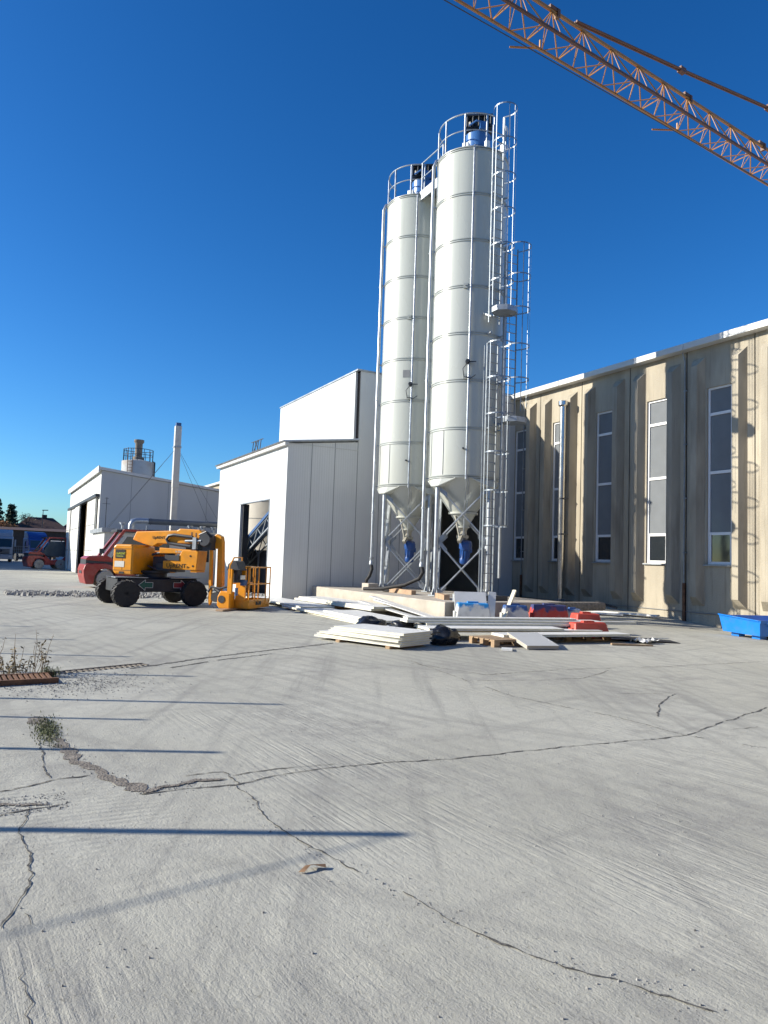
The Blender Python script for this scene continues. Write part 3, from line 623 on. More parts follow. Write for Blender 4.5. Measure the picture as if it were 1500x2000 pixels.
    b = MB(); b.box((fx, fy, top+1.5), (.92, .92, .06), -.6); b.box((fx, fy, top+1.12), (.84, .84, .05), -.6); b.lathe([(.39, top+1.06), (.40, top+1.5)], (fx, fy, 0), 24); 
    for k in range(4):
        for j in range(5): q = Matrix.Rotation(-.6+k*pi/2, 3, 'Z') @ Vector((.41, -.38+.19*j, 0)); b.bar((fx+q.x, fy+q.y, top+1.12), (fx+q.x, fy+q.y, top+1.48), .10, .05)
    b.build('filter_head', M['head_black'], fl, 30)
    b = MB(); b.box((fx-.12, fy-.47, top+1.12), (.26, .14, .24), -.3); b.tube([(fx-.2, fy-.5, top+1.2), (fx-.36, fy-.42, top+1.25), (fx-.5, fy-.2, top+1.15)], .03, 8); b.build('control_box', M['blue_filter'], fl)
    b = MB(); b.box((cx-.62, cy-.55, top+.16), (.3, .22, .28), .7); b.box((cx+.55, cy-.72, top+.2), (.2, .16, .34), .2); b.build('relief_valve', M['pvc'], s, bevel=.02)
    return s
big = make_silo(13.06, 18.93, 'nearer and larger looking white silo with caged ladders and blue roof filter', [(.02, -.06, 1.3), (-.02, .1, 1.08), (-.25, .6, .86), (-.7, 1.3, .7), (-1.0, 2.0, .66)])
rail_ring(big, (13.06, 18.93), ZR[-1]+.05, R(115), R(272), [R(a) for a in (150, 185, 222, 258, 272)])
rail_ring(big, (13.06, 18.93), ZR[-1]+.05, R(306), R(420), [R(a) for a in (306, 340, 380, 420)])
small = make_silo(13.06, 22.39, 'farther white silo on the left without a ladder', [(0, -.06, 1.3), (-.08, -.05, 1.05), (-.16, .02, .9), (-.12, .12, .72)])
rail_ring(small, (13.06, 22.39), ZR[-1]+.05, R(110), R(250), [R(a) for a in (150, 190, 225, 250)])
rail_ring(small, (13.06, 22.39), ZR[-1]+.05, R(290), R(440), [R(a) for a in (300, 340, 380, 440)])
# ladders of the near silo
def ladder(x, y, z0, z1, cz0, cz1, hoops):
    b = MB()
    for dx in (-.2, .2): b.bar((x+dx, y, z0), (x+dx, y, z1), .042, .024)
    z = z0+.2
    while z < z1: b.tube([(x-.2, y, z), (x+.2, y, z)], .014, 6); z += .28
    ld = b.build('ladder', M['galv_cage'], big)
    b = MB(); cy = y-.34; r = .36
    def hoop(z): return [(x-.2, y, z)]+[(x+r*cos(a), cy+r*sin(a), z) for a in [R(150+240*i/14) for i in range(15)]]+[(x+.2, y, z)]
    for z in hoops:
        P = hoop(z)
        for p, q in zip(P, P[1:]): b.bar(p, q, .010, .038)
    for i in (2, 6, 8, 10, 14):
        a = R(150+240*i/14); b.bar((x+(r-.008)*cos(a), cy+(r-.008)*sin(a), cz0), (x+(r-.008)*cos(a), cy+(r-.008)*sin(a), cz1), .021, .009, (cos(a), sin(a), 0))
    b.build('cage', M['galv_cage'], ld)
    return ld
yl = 17.5
ld1 = ladder(13.0, yl, PZ, 8.35, 2.72, 8.3, [2.75, 3.8, 4.95, 6.1, 7.2, 8.28])
ld3 = ladder(13.03, yl, 9.0, 15.3, 9.4, 15.7, [10.2, 11.3, 12.4, 13.5, 14.6, 15.68])
ld2 = ladder(13.77, yl+.1, 6.15, 11.6, 6.4, 11.55, [7.3, 8.35, 9.5, 10.55, 11.52])
def landing(x, y, z, parent):
    b = MB(); P = [(x+.42*cos(R(22.5+45*k)), y+.36*sin(R(22.5+45*k)), z) for k in range(8)]; b.prism(P, (0, 0, .16)); b.bar((x, y+.3, z+.05), (x-.2, y+.75, z+.05), .06); b.bar((x-.35, y+.2, z-.1), (x-.35, y+.6, z+.1), .05)
    b.build('landing', M['galv_dull'], parent)
landing(13.2, 17.2, 9.27, big); landing(13.72, 17.3, 5.95, big)
b = MB()
b.bar((13.52, 17.62, 1.2), (13.52, 17.62, 11.6), .09, .06)
for z in ZR[1:-1]: b.bar((12.95, 17.52, z), (13.0, 17.82, z), .04); b.bar((13.52, 17.6, z), (13.45, 17.9, z), .04)
b.build('ladder_post', M['galv_dull'], big)
b = MB(); b.tube([(12.84, 17.5, 9.0), (12.84, 17.5, 15.3)], .018, 6); b.tube([(12.78, 17.6, .7), (12.78, 17.6, 8.3)], .018, 6); b.build('ladder_rail', M['galv_cage'], big)
b = MB(); b.bar((13.45, 17.78, 14.7), (13.45, 17.78, 15.9), .07, .05); b.bar((13.45, 17.85, 14.6), (13.45, 17.82, 15.0), .14, .1); b.bar((12.85, 17.85, 14.7), (12.85, 17.85, 14.95), .12, .14); b.build('ladder_bracket', M['pvc'], big)
brg = thing('silo_walkway', 'short steel walkway with handrail joining the two silo tops', 'walkway', (13.06, 20.66, ZR[-1]))
b = MB(); b.bb(12.55, 13.35, 19.95, 21.35, ZR[-1]+.02, ZR[-1]+.07); b.bb(12.52, 12.58, 19.9, 21.4, ZR[-1]-.22, ZR[-1]+.12); b.bb(13.32, 13.38, 19.9, 21.4, ZR[-1]-.22, ZR[-1]+.12); b.build('deck', M['galv_dull'], brg)
for x in (12.55, 13.35):
    b = MB(); z = ZR[-1]
    for y in (19.95, 21.3): b.bar((x, y, z), (x, y, z+1.15), .04)
    b.tube([(x, 19.9, z+1.15), (x, 21.4, z+1.15)], .022, 8); b.tube([(x, 19.9, z+.6), (x, 21.4, z+.6)], .018, 8); b.build('handrail', M['galv'], brg)
# odds and ends on the plinth
b = MB(); b.box((11.45, 22.1, PZ+.12), (.4, .5, .24)); tag(b.build('timber_block', M['slab'], bevel=.015), 'small concrete block beside the far silo hose on the plinth', 'block')
b = MB()
for k in range(3): b.tube([(11.85+.34*cos(a)*(1-.12*k), 21.2+.34*sin(a)*(1-.12*k), PZ+.05+.05*k) for a in [2*pi*i/24 for i in range(24)]], .045, 8, True)
tag(b.build('coiled_hose', M['rubber'], smooth=40), 'coil of dark hose lying on the plinth below the far silo', 'hose')
for i, (x, y, l, rz, m, lab) in enumerate([(11.6, 20.2, 1.8, 1.5, 'plank', 'brown timber beam lying along the plinth between the silos'), (12.3, 16.6, 1.5, .05, 'dark_mach', 'dark steel beam lying across the plinth front'), (11.35, 17.4, 1.3, 1.2, 'plank', 'short brown timber lying on the plinth corner')]):
    b = MB(); b.box((x, y, PZ+.07), (l, .16, .14), rz); tag(b.build('timber_beam' if m == 'plank' else 'steel_beam', M[m]), lab, 'beam')
b = MB(); b.box((11.35, 16.25, PZ+.1), (.7, .22, .2), .1); tag(b.build('cable_tray', M['galv_dull']), 'grey cable tray lying on the front edge of the plinth', 'cable tray')
for i in range(2):
    b = MB(); b.bar((11.25+.18*i, 15.7, .12), (11.32+.18*i, 15.9, .70), .09, .03)
    tag(b.build('steel_offcut', M['galv']), ['left bright metal offcut leaning on the dark plinth face', 'right bright metal offcut leaning on the dark plinth face'][i], 'offcut', 'metal offcuts leaning on the plinth')
b = MB(); b.bar((13.9, 16.0, .46), (16.3, 16.1, .46), .34, .26); tag(b.build('concrete_beam', M['soil_brown'], bevel=.08), 'rounded dull concrete beam beyond the plastic barriers, shade put into its colour', 'beam')  # soil brown stands in for the shade over this beam

# ------------------------------------------------------------------ building materials on the ground
def panel(label, c, L, Wd, t, rz, tilt=0, roll=0, group='white insulated panels lying in the yard', m='white_panel2', core='foam', name='sandwich_panel'):
    T = Matrix.Translation(c) @ Matrix.Rotation(rz, 4, 'Z') @ Matrix.Rotation(tilt, 4, 'Y') @ Matrix.Rotation(roll, 4, 'X')
    o = thing(name, label, 'panel', c, group); sk = .006
    b = MB(T); b.bb(-L/2, L/2, -Wd/2, Wd/2, -t/2, -t/2+sk); b.build('bottom_sheet', M[m], o)
    b = MB(T); b.bb(-L/2, L/2, -Wd/2, Wd/2, t/2-sk, t/2); b.build('top_sheet', M[m], o)
    b = MB(T); b.bb(-L/2+.012, L/2-.012, -Wd/2+.008, Wd/2-.008, -t/2+sk, t/2-sk); b.build('core', M[core], o)
    return o
aS = math.atan2(1.78, -.72)
st = ['bottom panel of the short stack in front of the long panels', 'second panel up in the short stack, sticking out to the left', 'third panel up in the short yellow edged stack', 'fourth panel up in the short yellow edged stack', 'fifth panel up in the short stack, under the top one', 'topmost white panel of the short stack in front']
for i in range(6):
    L = [2.2, 2.15, 2.05, 1.85, 1.78, 1.72][i]; ox = [.0, .03, -.02, .05, .02, .06][i]
    d = Vector((cos(aS), sin(aS), 0)); q = Vector((6.98, 11.55, .072+.041*i))+d*(L/2)+Vector((.955, .29, 0))*ox
    panel(st[i], q, L, .95, .038, aS+[.0, .02, -.015, .02, -.02, .03][i])
for i, (dd, lab) in enumerate(((.25, 'near wooden batten under the short panel stack'), (1.5, 'far wooden batten under the short panel stack'))):
    b = MB(); q = Vector((6.98, 11.55, .026))+Vector((cos(aS), sin(aS), 0))*dd; b.box(q, (.1, 1.05, .05), aS); tag(b.build('batten', M['wood']), lab, 'batten')
for c, L, Wd, rz, lab in (((8.62, 18.1, .035), 6.0, 1.12, 1.555, 'long white panel lowest on the ground beside the plinth'), ((8.55, 18.6, .088), 5.6, 1.1, 1.575, 'long white panel above the lowest one, beside the plinth'), ((8.6, 22.6, .14), 5.0, 1.12, 1.60, 'long white panel reaching back to the annex corner'), ((8.72, 17.0, .142), 3.4, 1.05, 1.55, 'nearest upper long white panel behind the black bags')):
    panel(lab, c, L, Wd, .05, rz)
panel('white panel raised on a pallet next to the annex wall', (9.85, 20.6, .27), 5.0, 1.0, .06, 1.63); panel('second white panel raised on a pallet, under the top one', (9.83, 20.8, .205), 5.2, 1.02, .06, 1.63)
def pallet(c, rz, label):
    T = Matrix.Translation(c) @ Matrix.Rotation(rz, 4, 'Z'); o = thing('pallet', label, 'pallet', c, 'wooden pallets under the panels')
    b = MB(T)
    for i in range(5): b.bb(-.6, .6, -.4+.165*i, -.4+.165*i+.13, .122, .144)
    b.build('deck_boards', M['wood'], o)
    for i in range(3):
        b = MB(T); y = -.4+.345*i; b.bb(-.6, .6, y, y+.1, 0, .022)
        for x in (-.6, -.07, .46): b.bb(x, x+.14, y, y+.1, .022, .1)
        b.bb(-.6, .6, y, y+.1, .1, .122); b.build('skid', M['wood'], o)
pallet((9.7, 21.6, 0), .1, 'wooden pallet carrying two white panels beside the annex'); pallet((9.2, 11.75, 0), .05, 'wooden pallet next to the grey board, under the long planks'); pallet((11.6, 12.2, 0), -.1, 'wooden pallet hidden below the right end of the long planks')
for i, (x, y, z, dz) in enumerate(((10.30, 17.3, .40, .07), (10.12, 16.7, .33, .06), (9.95, 17.4, .24, .05))):
    b = MB(); b.bar((x+.1, y+2.6, z+.1), (x-.15, y-2.6, .06), .2, .03); tag(b.build('flashing_strip', M['fascia']), ['highest white flashing strip leaning along the plinth side', 'middle white flashing strip leaning along the plinth side', 'lowest white flashing strip lying along the plinth side'][i], 'flashing', 'white strips along the plinth')
aP = math.atan2(-.9, 4.9)
PL = [((10.15, 12.8, .185), 4.2, .95, 'wide white panel at the bottom of the long plank pile'), ((9.55, 12.72, .236), 3.2, .9, 'shorter white panel on the left half of the long pile'),
      ((10.45, 12.95, .287), 4.5, .5, 'long white panel in the middle of the long pile'), ((10.25, 13.1, .338), 4.9, .45, 'narrow long white panel near the top of the pile'),
      ((9.95, 13.15, .389), 4.2, .3, 'topmost narrow white panel of the long pile'), ((11.5, 12.65, .34), 4.0, .14, 'slim white profile sticking out at the right of the long pile')]
for i, (c, L, Wd, lab) in enumerate(PL): panel(lab, c, L, Wd, .05, aP+[0, .01, -.012, .01, 0, -.03][i])
panel('low white panel lying in front of the long pile', (10.75, 11.75, .17), 3.2, .5, .05, -.12)
panel('dark thin sheet lying on the ground right of the pile', (12.9, 11.6, .05), 1.6, .6, .012, -.5, .05, m='chassis', core='chassis')
panel('grey scribbled board propped on a pallet edge in front of the pile', (9.48, 11.22, .13), .95, .68, .07, 1.33, -.17, m='grey_panel', core='slab', name='grey_board')
# black bags
def bag(c, r, label, seed, sq=.72):
    b = MB(); nu, nv = 36, 20; vs = []
    for j in range(nv+1):
        th = pi*j/nv
        for i in range(nu):
            ph = 2*pi*i/nu; d = Vector((sin(th)*cos(ph), sin(th)*sin(ph), cos(th)))
            k = 1+.26*noise.noise(d*1.7+Vector((seed, 0, 0)))+.16*abs(noise.noise(d*5+Vector((0, seed, 0))))-.05*abs(noise.noise(d*11))
            z = d.z*r*sq*k+r*sq*.82; vs.append((c[0]+d.x*r*k*1.12, c[1]+d.y*r*k*.9, max(z, .004)))
    b.add(vs, [(j*nu+i, j*nu+(i+1) % nu, (j+1)*nu+(i+1) % nu, (j+1)*nu+i) for j in range(nv) for i in range(nu)])
    o = b.build('rubbish_bag', M['bag'], smooth=70); tag(o, label, 'bag', 'black bags among the panels')
bag((7.85, 11.95), .28, 'full round black plastic bag between the short stack and the long pile', 1.3)
bag((7.02, 13.45), .31, 'large black bag lying on the long panels, left of the others', 4.1, .74)
bag((8.0, 13.75), .30, 'middle flattened black bag behind the short stack', 9.7, .62)
# plastic barriers
def barrier(c, L, D, H, rz, m, label):
    T = Matrix.Translation(c) @ Matrix.Rotation(rz, 4, 'Z'); b = MB(T); i = .085
    b.add([(-L/2, -D/2, 0), (L/2, -D/2, 0), (L/2, D/2, 0), (-L/2, D/2, 0), (-L/2+i, -D/2+.12, H), (L/2-i, -D/2+.12, H), (L/2-i, D/2-.12, H), (-L/2+i, D/2-.12, H)],
          [(0, 3, 2, 1), (4, 5, 6, 7), (0, 1, 5, 4), (1, 2, 6, 5), (2, 3, 7, 6), (3, 0, 4, 7)])
    o = thing('plastic_barrier', label, 'barrier', c, 'plastic barrier blocks behind the panels'); 
    b.build('block', M[m], o, bevel=.03)
    b = MB(T); b.box((0, 0, H+.012), (L*.3, D*.25, .05)); b.build('top_plug', M[m], o, bevel=.01); b = MB(T); b.box((-L/2+.02, -.02, H*.45), (.06, D*.4, H*.4)); b.build('lug', M[m], o, bevel=.01)
barrier((10.75, 15.05, 0), .95, .55, .62, -.45, 'bar_wb', 'leftmost white barrier block with bright blue spray along its top')
barrier((11.95, 14.85, 0), .75, .5, .58, -.4, 'bar_wb2', 'grey white barrier block with navy spray, left of the red one')
barrier((12.95, 14.7, 0), 1.05, .55, .60, -.35, 'bar_rb', 'red barrier block with dark navy top between two white ones')
barrier((13.72, 14.65, 0), .6, .45, .5, -.35, 'bar_wb2', 'small white barrier block with navy top, right of the red one')
barrier((12.75, 13.15, 0), .75, .6, .50, -.3, 'bar_r', 'plain red barrier block at the right end of the long pile'); barrier((12.05, 12.35, 0), 1.0, .5, .36, -.15, 'bar_r', 'plain red barrier block half hidden under the long planks')
panel('white panel leaning upright behind the blue sprayed barrier', (11.05, 15.55, .42), .85, .95, .06, -.42, 0, 1.15, group='white panels leaning by the plinth')
panel('narrow white panel leaning right of the blue sprayed barrier', (11.6, 15.4, .42), .2, .95, .06, -.42, .1, 1.3, group='white panels leaning by the plinth')
b = MB(); b.bar((11.45, 14.75, .1), (12.05, 15.0, .95), .10, .05); tag(b.build('white_batten', M['foam']), 'pale batten leaning diagonally beside the grey white barrier', 'batten')
for i, (x, y, r, lab) in enumerate(((8.9, 14.6, .22, 'crumpled clear film lying between the long panels and the pile'), (7.55, 13.0, .16, 'small crumpled film beside the middle black bag'), (12.6, 11.2, .2, 'crumpled pale sheet at the right tip of the pile'))):
    b = MB(); n_ = 9; vs = [(x+r*(u-4)/4*1.3, y+r*(v-4)/4, .012+.16*r/.2*abs(noise.noise(Vector((u*.55+i*7, v*.55, 3)))) + .05*random.random()) for v in range(n_) for u in range(n_)]
    b.add(vs, [(v*n_+u, v*n_+u+1, (v+1)*n_+u+1, (v+1)*n_+u) for v in range(n_-1) for u in range(n_-1)]); tag(b.build('plastic_film', M['white_panel2']), lab, 'film', 'scraps of film in the yard')
for i, (x, y, l_, w_, rz, m, lab) in enumerate(((8.3, 12.4, .7, .09, .4, 'wood', 'thin wooden slat between the round bag and the short stack'), (11.9, 10.9, .9, .08, -.4, 'wood', 'thin wooden slat right of the grey board'), (8.6, 10.9, .35, .2, .9, 'white_panel2', 'small white offcut lying left of the grey board'), (13.3, 13.6, .5, .25, .2, 'white_panel2', 'small white offcut by the plain red barrier'))):
    b = MB(); b.box((x, y, .02), (l_, w_, .035), rz, Matrix.Rotation(.02, 4, 'Y')); tag(b.build('offcut', M[m]), lab, 'offcut', 'offcuts around the panel pile')
# odds along the hall foot
for i, (x, y, l, w_, rz, lab) in enumerate(((18.6, 17.6, 2.6, .3, -1.2, 'long white strip lying along the hall foot'), (17.2, 18.3, 3.2, .25, -.9, 'pale strip lying on the shaded ground before the hall'), (18.9, 19.3, 1.4, .4, .4, 'short white board lying by the hall wall'))):
    b = MB(); b.box((x, y, G(x, y)+.05), (l, w_, .05), rz); tag(b.build('white_strip', M['white_panel2']), lab, 'strip', 'white strips by the hall')
b = MB(); random.seed(3)
for i in range(7):
    a = random.random()*6; p = Vector((19.0+random.random()*.4, 19.9-random.random()*.8, .2)); b.tube([p, p+Vector((cos(a)*.5, sin(a)*.5, .12)), p+Vector((cos(a)*.9, sin(a)*.9, .03))], .04, 6)
tag(b.build('hose_heap', M['chassis'], smooth=40), 'heap of dark hoses on the ground by the hall wall', 'hoses')

# ------------------------------------------------------------------ blue skip
base = Vector((16.84, 11.35, G(17.2, 12))); ly = Vector((.31, .95, 0)).normalized(); lx = Vector((ly.y, -ly.x, 0))
T = Matrix(((lx.x, ly.x, 0, base.x), (lx.y, ly.y, 0, base.y), (0, 0, 1, base.z), (0, 0, 0, 1)))
sk = thing('blue_skip', 'bright blue steel tipping skip standing by the hall wall', 'skip', base)
b = MB(T); t = .03; W2 = 1.9; L2 = 1.55
prof = [(0, .10), (L2-.12, .10), (L2+.05, .52), (0, .46)]
def side(x): b.prism([(x, y, z) for y, z in prof], (t, 0, 0))
side(0); side(W2-t)
b.add([(t, 0, .1), (W2-t, 0, .1), (W2-t, L2-.12, .1), (t, L2-.12, .1), (t, L2+.05, .52), (W2-t, L2+.05, .52), (t, 0, .46), (W2-t, 0, .46)], [(0, 1, 2, 3), (3, 2, 5, 4), (0, 6, 7, 1)])
b.build('body', M['skip'], sk)
b = MB(T); b.bb(-.015, W2+.015, -.04, .0, .42, .49); b.bar((-.01, 0, .475), (-.01, L2+.05, .535), .05, .03); b.bar((W2+.01, 0, .475), (W2+.01, L2+.05, .535), .05, .03); b.build('rim', M['skip'], sk)
for x in (.12, W2-.3):
    for y in (.15, .95): b = MB(T); b.bb(x, x+.18, y, y+.3, 0, .098); b.build('foot', M['skip'], sk)
b = MB(T); b.tube([(.15, -.02, .40), (.2, -.08, .44), (.3, -.08, .42), (.3, -.06, .36), (.2, -.05, .34)], .015, 6); b.build('hook', M['skip'], sk)

# ------------------------------------------------------------------ yellow boom lift
lc = Vector((4.38, 23.25, 0)); lift = thing('boom_lift', 'yellow articulated boom lift with black chassis, green and red arrows', 'boom lift', lc)
T = Matrix.Translation(lc) @ Matrix.Rotation(R(7), 4, 'Z')
b = MB(T); b.bb(-1.25, 1.2, -.62, .62, .42, .82); b.bb(-1.3, 1.25, -.5, .5, .82, .86); b.bb(-1.05, -.75, -.8, .8, .34, .48); b.bb(.85, 1.15, -.8, .8, .34, .48); b.build('chassis', M['chassis'], lift, bevel=.03)
b = MB(T); b.bb(-1.32, -.35, -.66, -.2, .84, .865); b.bb(.35, 1.28, -.66, -.2, .84, .865); b.build('fender', M['galv_dull'], lift)
def wheel(T, c, r, w, mt, mh, parent, lugs=18):
    b = MB(T); b.lathe([(r*.55, -w/2), (r*.9, -w/2), (r*.96, -w*.38), (r*.96, w*.38), (r*.9, w/2), (r*.55, w/2)], c, 36, 'y')
    for k in range(lugs):
        a = 2*pi*k/lugs
        for s in (-1, 1):
            a2 = a+(pi/lugs if s > 0 else 0); p = Vector((c[0]+r*.95*cos(a2), c[1]+s*w*.27, c[2]+r*.95*sin(a2))); q = Vector((c[0]+r*.97*cos(a2+.16), c[1]+s*w*.03, c[2]+r*.97*sin(a2+.16)))
            e = Vector((cos(a2), 0, sin(a2))); p2 = Vector((c[0]+r*.9*cos(a2-.05), c[1]+s*w*.5, c[2]+r*.9*sin(a2-.05))); b.bar(p2, q, r*.11, r*.12, e)
    t = b.build('tyre', mt, parent, 35)
    b = MB(T); b.lathe([(r*.2, -w*.36), (r*.5, -w*.30), (r*.56, -w*.46), (r*.56, w*.46), (r*.5, w*.30), (r*.2, w*.36)], c, 28, 'y'); b.lathe([(r*.16, -w*.5), (r*.16, w*.5)], c, 16, 'y')
    for k in range(8): b.lathe([(r*.03, -w*.36), (r*.03, w*.36)], (c[0]+r*.33*cos(k*pi/4), c[1], c[2]+r*.33*sin(k*pi/4)), 6, 'y')
    b.build('rim', mh, t, 35)
for x in (-1.07, 1.0):
    for y in (-.9, .9): wheel(T, (x, y, .395), .40, .30, M['rubber'], M['chassis'], lift)
def arrow(x, s, m):
    P = [(0, .12), (0, -.12), (.0, -.06)]
    poly = [(x, .63), (x+s*.2, .79), (x+s*.2, .71), (x+s*.43, .71), (x+s*.43, .55), (x+s*.2, .55), (x+s*.2, .47)]
    b = MB(T); b.xz(poly, -.628, -.622); b.build('arrow', m, lift)
    b = MB(T); n = len(poly)
    for i in range(n): (xa, za), (xb, zb_) = poly[i], poly[(i+1) % n]; b.bar((xa, -.63, za), (xb, -.63, zb_), .008, .012)
    b.build('arrow_outline', M['plate_w'], lift)
arrow(-.62, 1, M['arrow_g']); arrow(.88, -1, M['arrow_r'])
b = MB(T); b.lathe([(.42, .86), (.42, .98), (.5, 1.0), (.5, 1.06)], (0, 0, 0), 32); b.build('turntable', M['chassis'], lift, 40)
# superstructure turned 45 degrees towards the viewer: s along the boom, n to the near side
bx = Vector((.707, -.707, 0)); ns = Vector((-.707, -.707, 0))
U = Matrix(((bx.x, -ns.x, 0, lc.x), (bx.y, -ns.y, 0, lc.y), (0, 0, 1, 0), (0, 0, 0, 1)))      # local (s, -n, z)
b = MB(U)
prof = [(-.80, 1.02), (-.7, .93), (-.1, .93), (-.1, 1.78), (-.18, 1.84), (-.72, 1.84), (-.80, 1.76)]
b.xz(prof, -.95, .2); hood = b.build('hood', M['yellow'], lift, bevel=.05)
b = MB(U); b.bb(-.806, -.10, -.956, -.93, 1.70, 1.71); b.bb(-.80, -.10, -.956, -.93, 1.05, 1.06); b.bb(-.55, -.38, -.958, -.94, .95, 1.02); b.bb(-.46, -.455, -.9545, -.94, 1.06, 1.70); b.build('hood_seam', M['chassis'], hood)
def ptext(str_, size, s, n, z, m, name, parent):                      # lettering on the near side of the superstructure
    o = lc+bx*s+ns*n; X = bx; Y = Vector((0, 0, 1)); Z = ns
    Tm = Matrix(((X.x, Y.x, Z.x, o.x), (X.y, Y.y, Z.y, o.y), (X.z, Y.z, Z.z, z), (0, 0, 0, 1)))
    return text(str_, size, Tm, m, name, parent)
b = MB(U); b.bb(-.70, -.36, -.962, -.953, 1.42, 1.68); pl = b.build('logo_plate', M['ink'], hood)
ptext('UpRENT', .092, -.685, .963, 1.53, M['lime'], 'lettering', pl)
b = MB(U); b.bb(-.66, -.42, -.964, -.9625, 1.47, 1.485); b.build('logo_line', M['lime'], pl)
b = MB(U); b.bb(-.72, -.38, -.958, -.953, 1.15, 1.33); b.build('notice', M['plate_w'], hood)
b = MB(U); b.bb(-.8, .2, .3, 1.0, .98, 1.68); b.build('far_hood', M['yellow'], lift, bevel=.05)
b = MB(U); b.bb(.1, .95, -.2, .3, 1.04, 1.5); b.bb(.3, .75, -.32, -.2, 1.06, 1.3); b.tube([(.1, -.25, 1.55), (.4, -.28, 1.62), (.9, -.25, 1.58)], .04, 8); b.tube([(.0, -.3, 1.2), (.4, -.36, 1.1), (.9, -.28, 1.12)], .03, 8); b.build('slew_unit', M['dark_mach'], lift, bevel=.02)
b = MB(U); b.xz([(.55, 1.14), (1.72, 1.12), (1.76, 1.72), (1.2, 1.72), (1.05, 1.42), (.55, 1.38)], -.34, .2); la = b.build('lower_arm', M['yellow'], lift, bevel=.02)
b = MB(U); b.bb(1.5, 1.72, -.3, .16, 1.06, 1.12); b.build('arm_stop', M['yellow'], la)
b = MB(U); b.bb(.62, 1.12, -.36, -.335, 1.40, 1.56); b.build('arm_recess', M['dark_mach'], la)
for ss_, zz_ in ((1.5, 1.55), (1.6, 1.25)): b = MB(U); b.lathe([(.03, -.35), (.03, -.33)], (ss_, 0, zz_), 10, 'y'); b.build('pin', M['ink'], la)
ptext('UpRENT', .185, .68, .347, 1.18, M['ink'], 'lettering', la); ptext('.hr', .10, 1.37, .347, 1.18, M['ink'], 'lettering', la)
b = MB(U); b.xz([(.4, 1.60), (1.45, 1.62), (1.52, 1.74), (.4, 1.78)], -.33, .0); b.build('middle_arm', M['yellow'], lift, bevel=.02)
ptext('16 000', .08, .95, .334, 1.65, M['plate_w'], 'lettering', lift)
b = MB(U); b.xz([(-.62, 2.0), (-.5, 2.26), (.95, 2.32), (1.05, 2.38), (1.72, 2.36), (1.92, 2.22), (1.95, 2.02), (1.5, 1.93), (.3, 1.9), (.12, 1.8), (-.1, 1.85)], -.28, .06); ub = b.build('upper_boom', M['yellow'], lift, bevel=.025)
b = MB(U); b.bb(1.45, 1.49, -.285, -.278, 2.16, 2.28); b.bb(1.6, 1.64, -.285, -.278, 2.14, 2.26); b.build('slot', M['crane_dark'], ub)
ptext('UpRENT', .12, .10, .284, 2.05, M['ink'], 'lettering', ub)
b = MB(U); b.tube([(1.55, -.34, 2.12), (.9, -.34, 2.18), (.72, -.34, 2.15), (.64, -.34, 2.04), (.72, -.34, 1.92), (.9, -.34, 1.9), (1.5, -.34, 1.84)], .05, 8); b.build('cable_track', M['dark_mach'], ub, 40)
b = MB(U); b.tube([(1.3, -.34, 2.0), (1.85, -.34, 2.02)], .04, 8); b.bb(1.58, 1.70, -.4, -.3, 1.76, 2.12); b.build('hydraulic_ram', M['galv_dull'], ub)
b = MB(U); b.lathe([(.19, -.36), (.19, .12)], (1.95, 0, 2.06), 20, 'y'); b.tube([(1.75, -.3, 2.2), (2.0, -.34, 2.3), (2.15, -.2, 2.16)], .035, 8); b.tube([(1.7, -.2, 1.95), (1.95, -.3, 1.86), (2.1, -.1, 2.0)], .035, 8); b.bb(1.85, 2.12, -.25, .05, 1.75, 2.0); b.build('knuckle', M['dark_mach'], lift, 40)
b = MB(U); b.xz([(2.0, 1.95), (2.06, 2.2), (2.16, 2.26), (2.32, 2.18), (2.36, 2.0), (2.42, .65), (2.32, .48), (2.22, .52), (2.2, 1.8), (2.05, 1.8)], .02, .20); jb = b.build('jib', M['yellow'], lift, bevel=.02)
b = MB(U); b.xz([(2.02, 2.0), (2.10, 2.0), (2.16, .2), (2.1, .08), (2.06, .2)], -.14, -.04); b.build('jib_link', M['yellow'], jb, bevel=.01)
b = MB(U); b.tube([(2.25, -.1, .6), (2.45, -.14, .5), (2.5, -.3, .4)], .06, 10); b.lathe([(.15, -.4), (.15, .1)], (2.45, 0, .36), 16, 'y'); b.tube([(2.1, -.2, .5), (2.3, -.4, .66), (2.6, -.42, .62), (2.8, -.4, .68)], .03, 8); b.build('rotator', M['dark_mach'], lift, 40)
bk = MB(U); bk.xz([(2.62, .14), (2.7, .05), (3.05, .05), (3.05, .55), (2.72, .56), (2.64, .4)], -.62, -.32); mt_ = bk.build('basket_mount', M['yellow'], lift, bevel=.03)
b = MB(U); b.lathe([(.11, -.635), (.11, -.60)], (2.78, 0, .32), 16, 'y'); b.build('mount_bush', M['dark_mach'], mt_)
b = MB(U); y0, y1, sa, sb = -.30, 1.08, 2.92, 3.5
b.bb(sa, sb, y0, y1, .06, .12); b.bb(sb-.03, sb, y0, y1, .12, .32); b.bb(sa, sa+.03, y0, y1, .12, .32); b.bb(sa+.03, sb-.03, y0, y0+.03, .12, .32); b.bb(sa+.03, sb-.03, y1-.03, y1, .12, .32); bs_ = b.build('basket_floor', M['yellow'], lift)
b = MB(U); b.bb(sb+.001, sb+.006, .15, .52, .15, .26); b.build('basket_plate', M['ink'], bs_)
for z in (1.28, .78):
    b = MB(U); b.tube([(sa, y0, z), (sb, y0, z), (sb, y1, z), (sa, y1, z)], .021, 8, True); b.build('basket_rail', M['yellow'], bs_, 40)
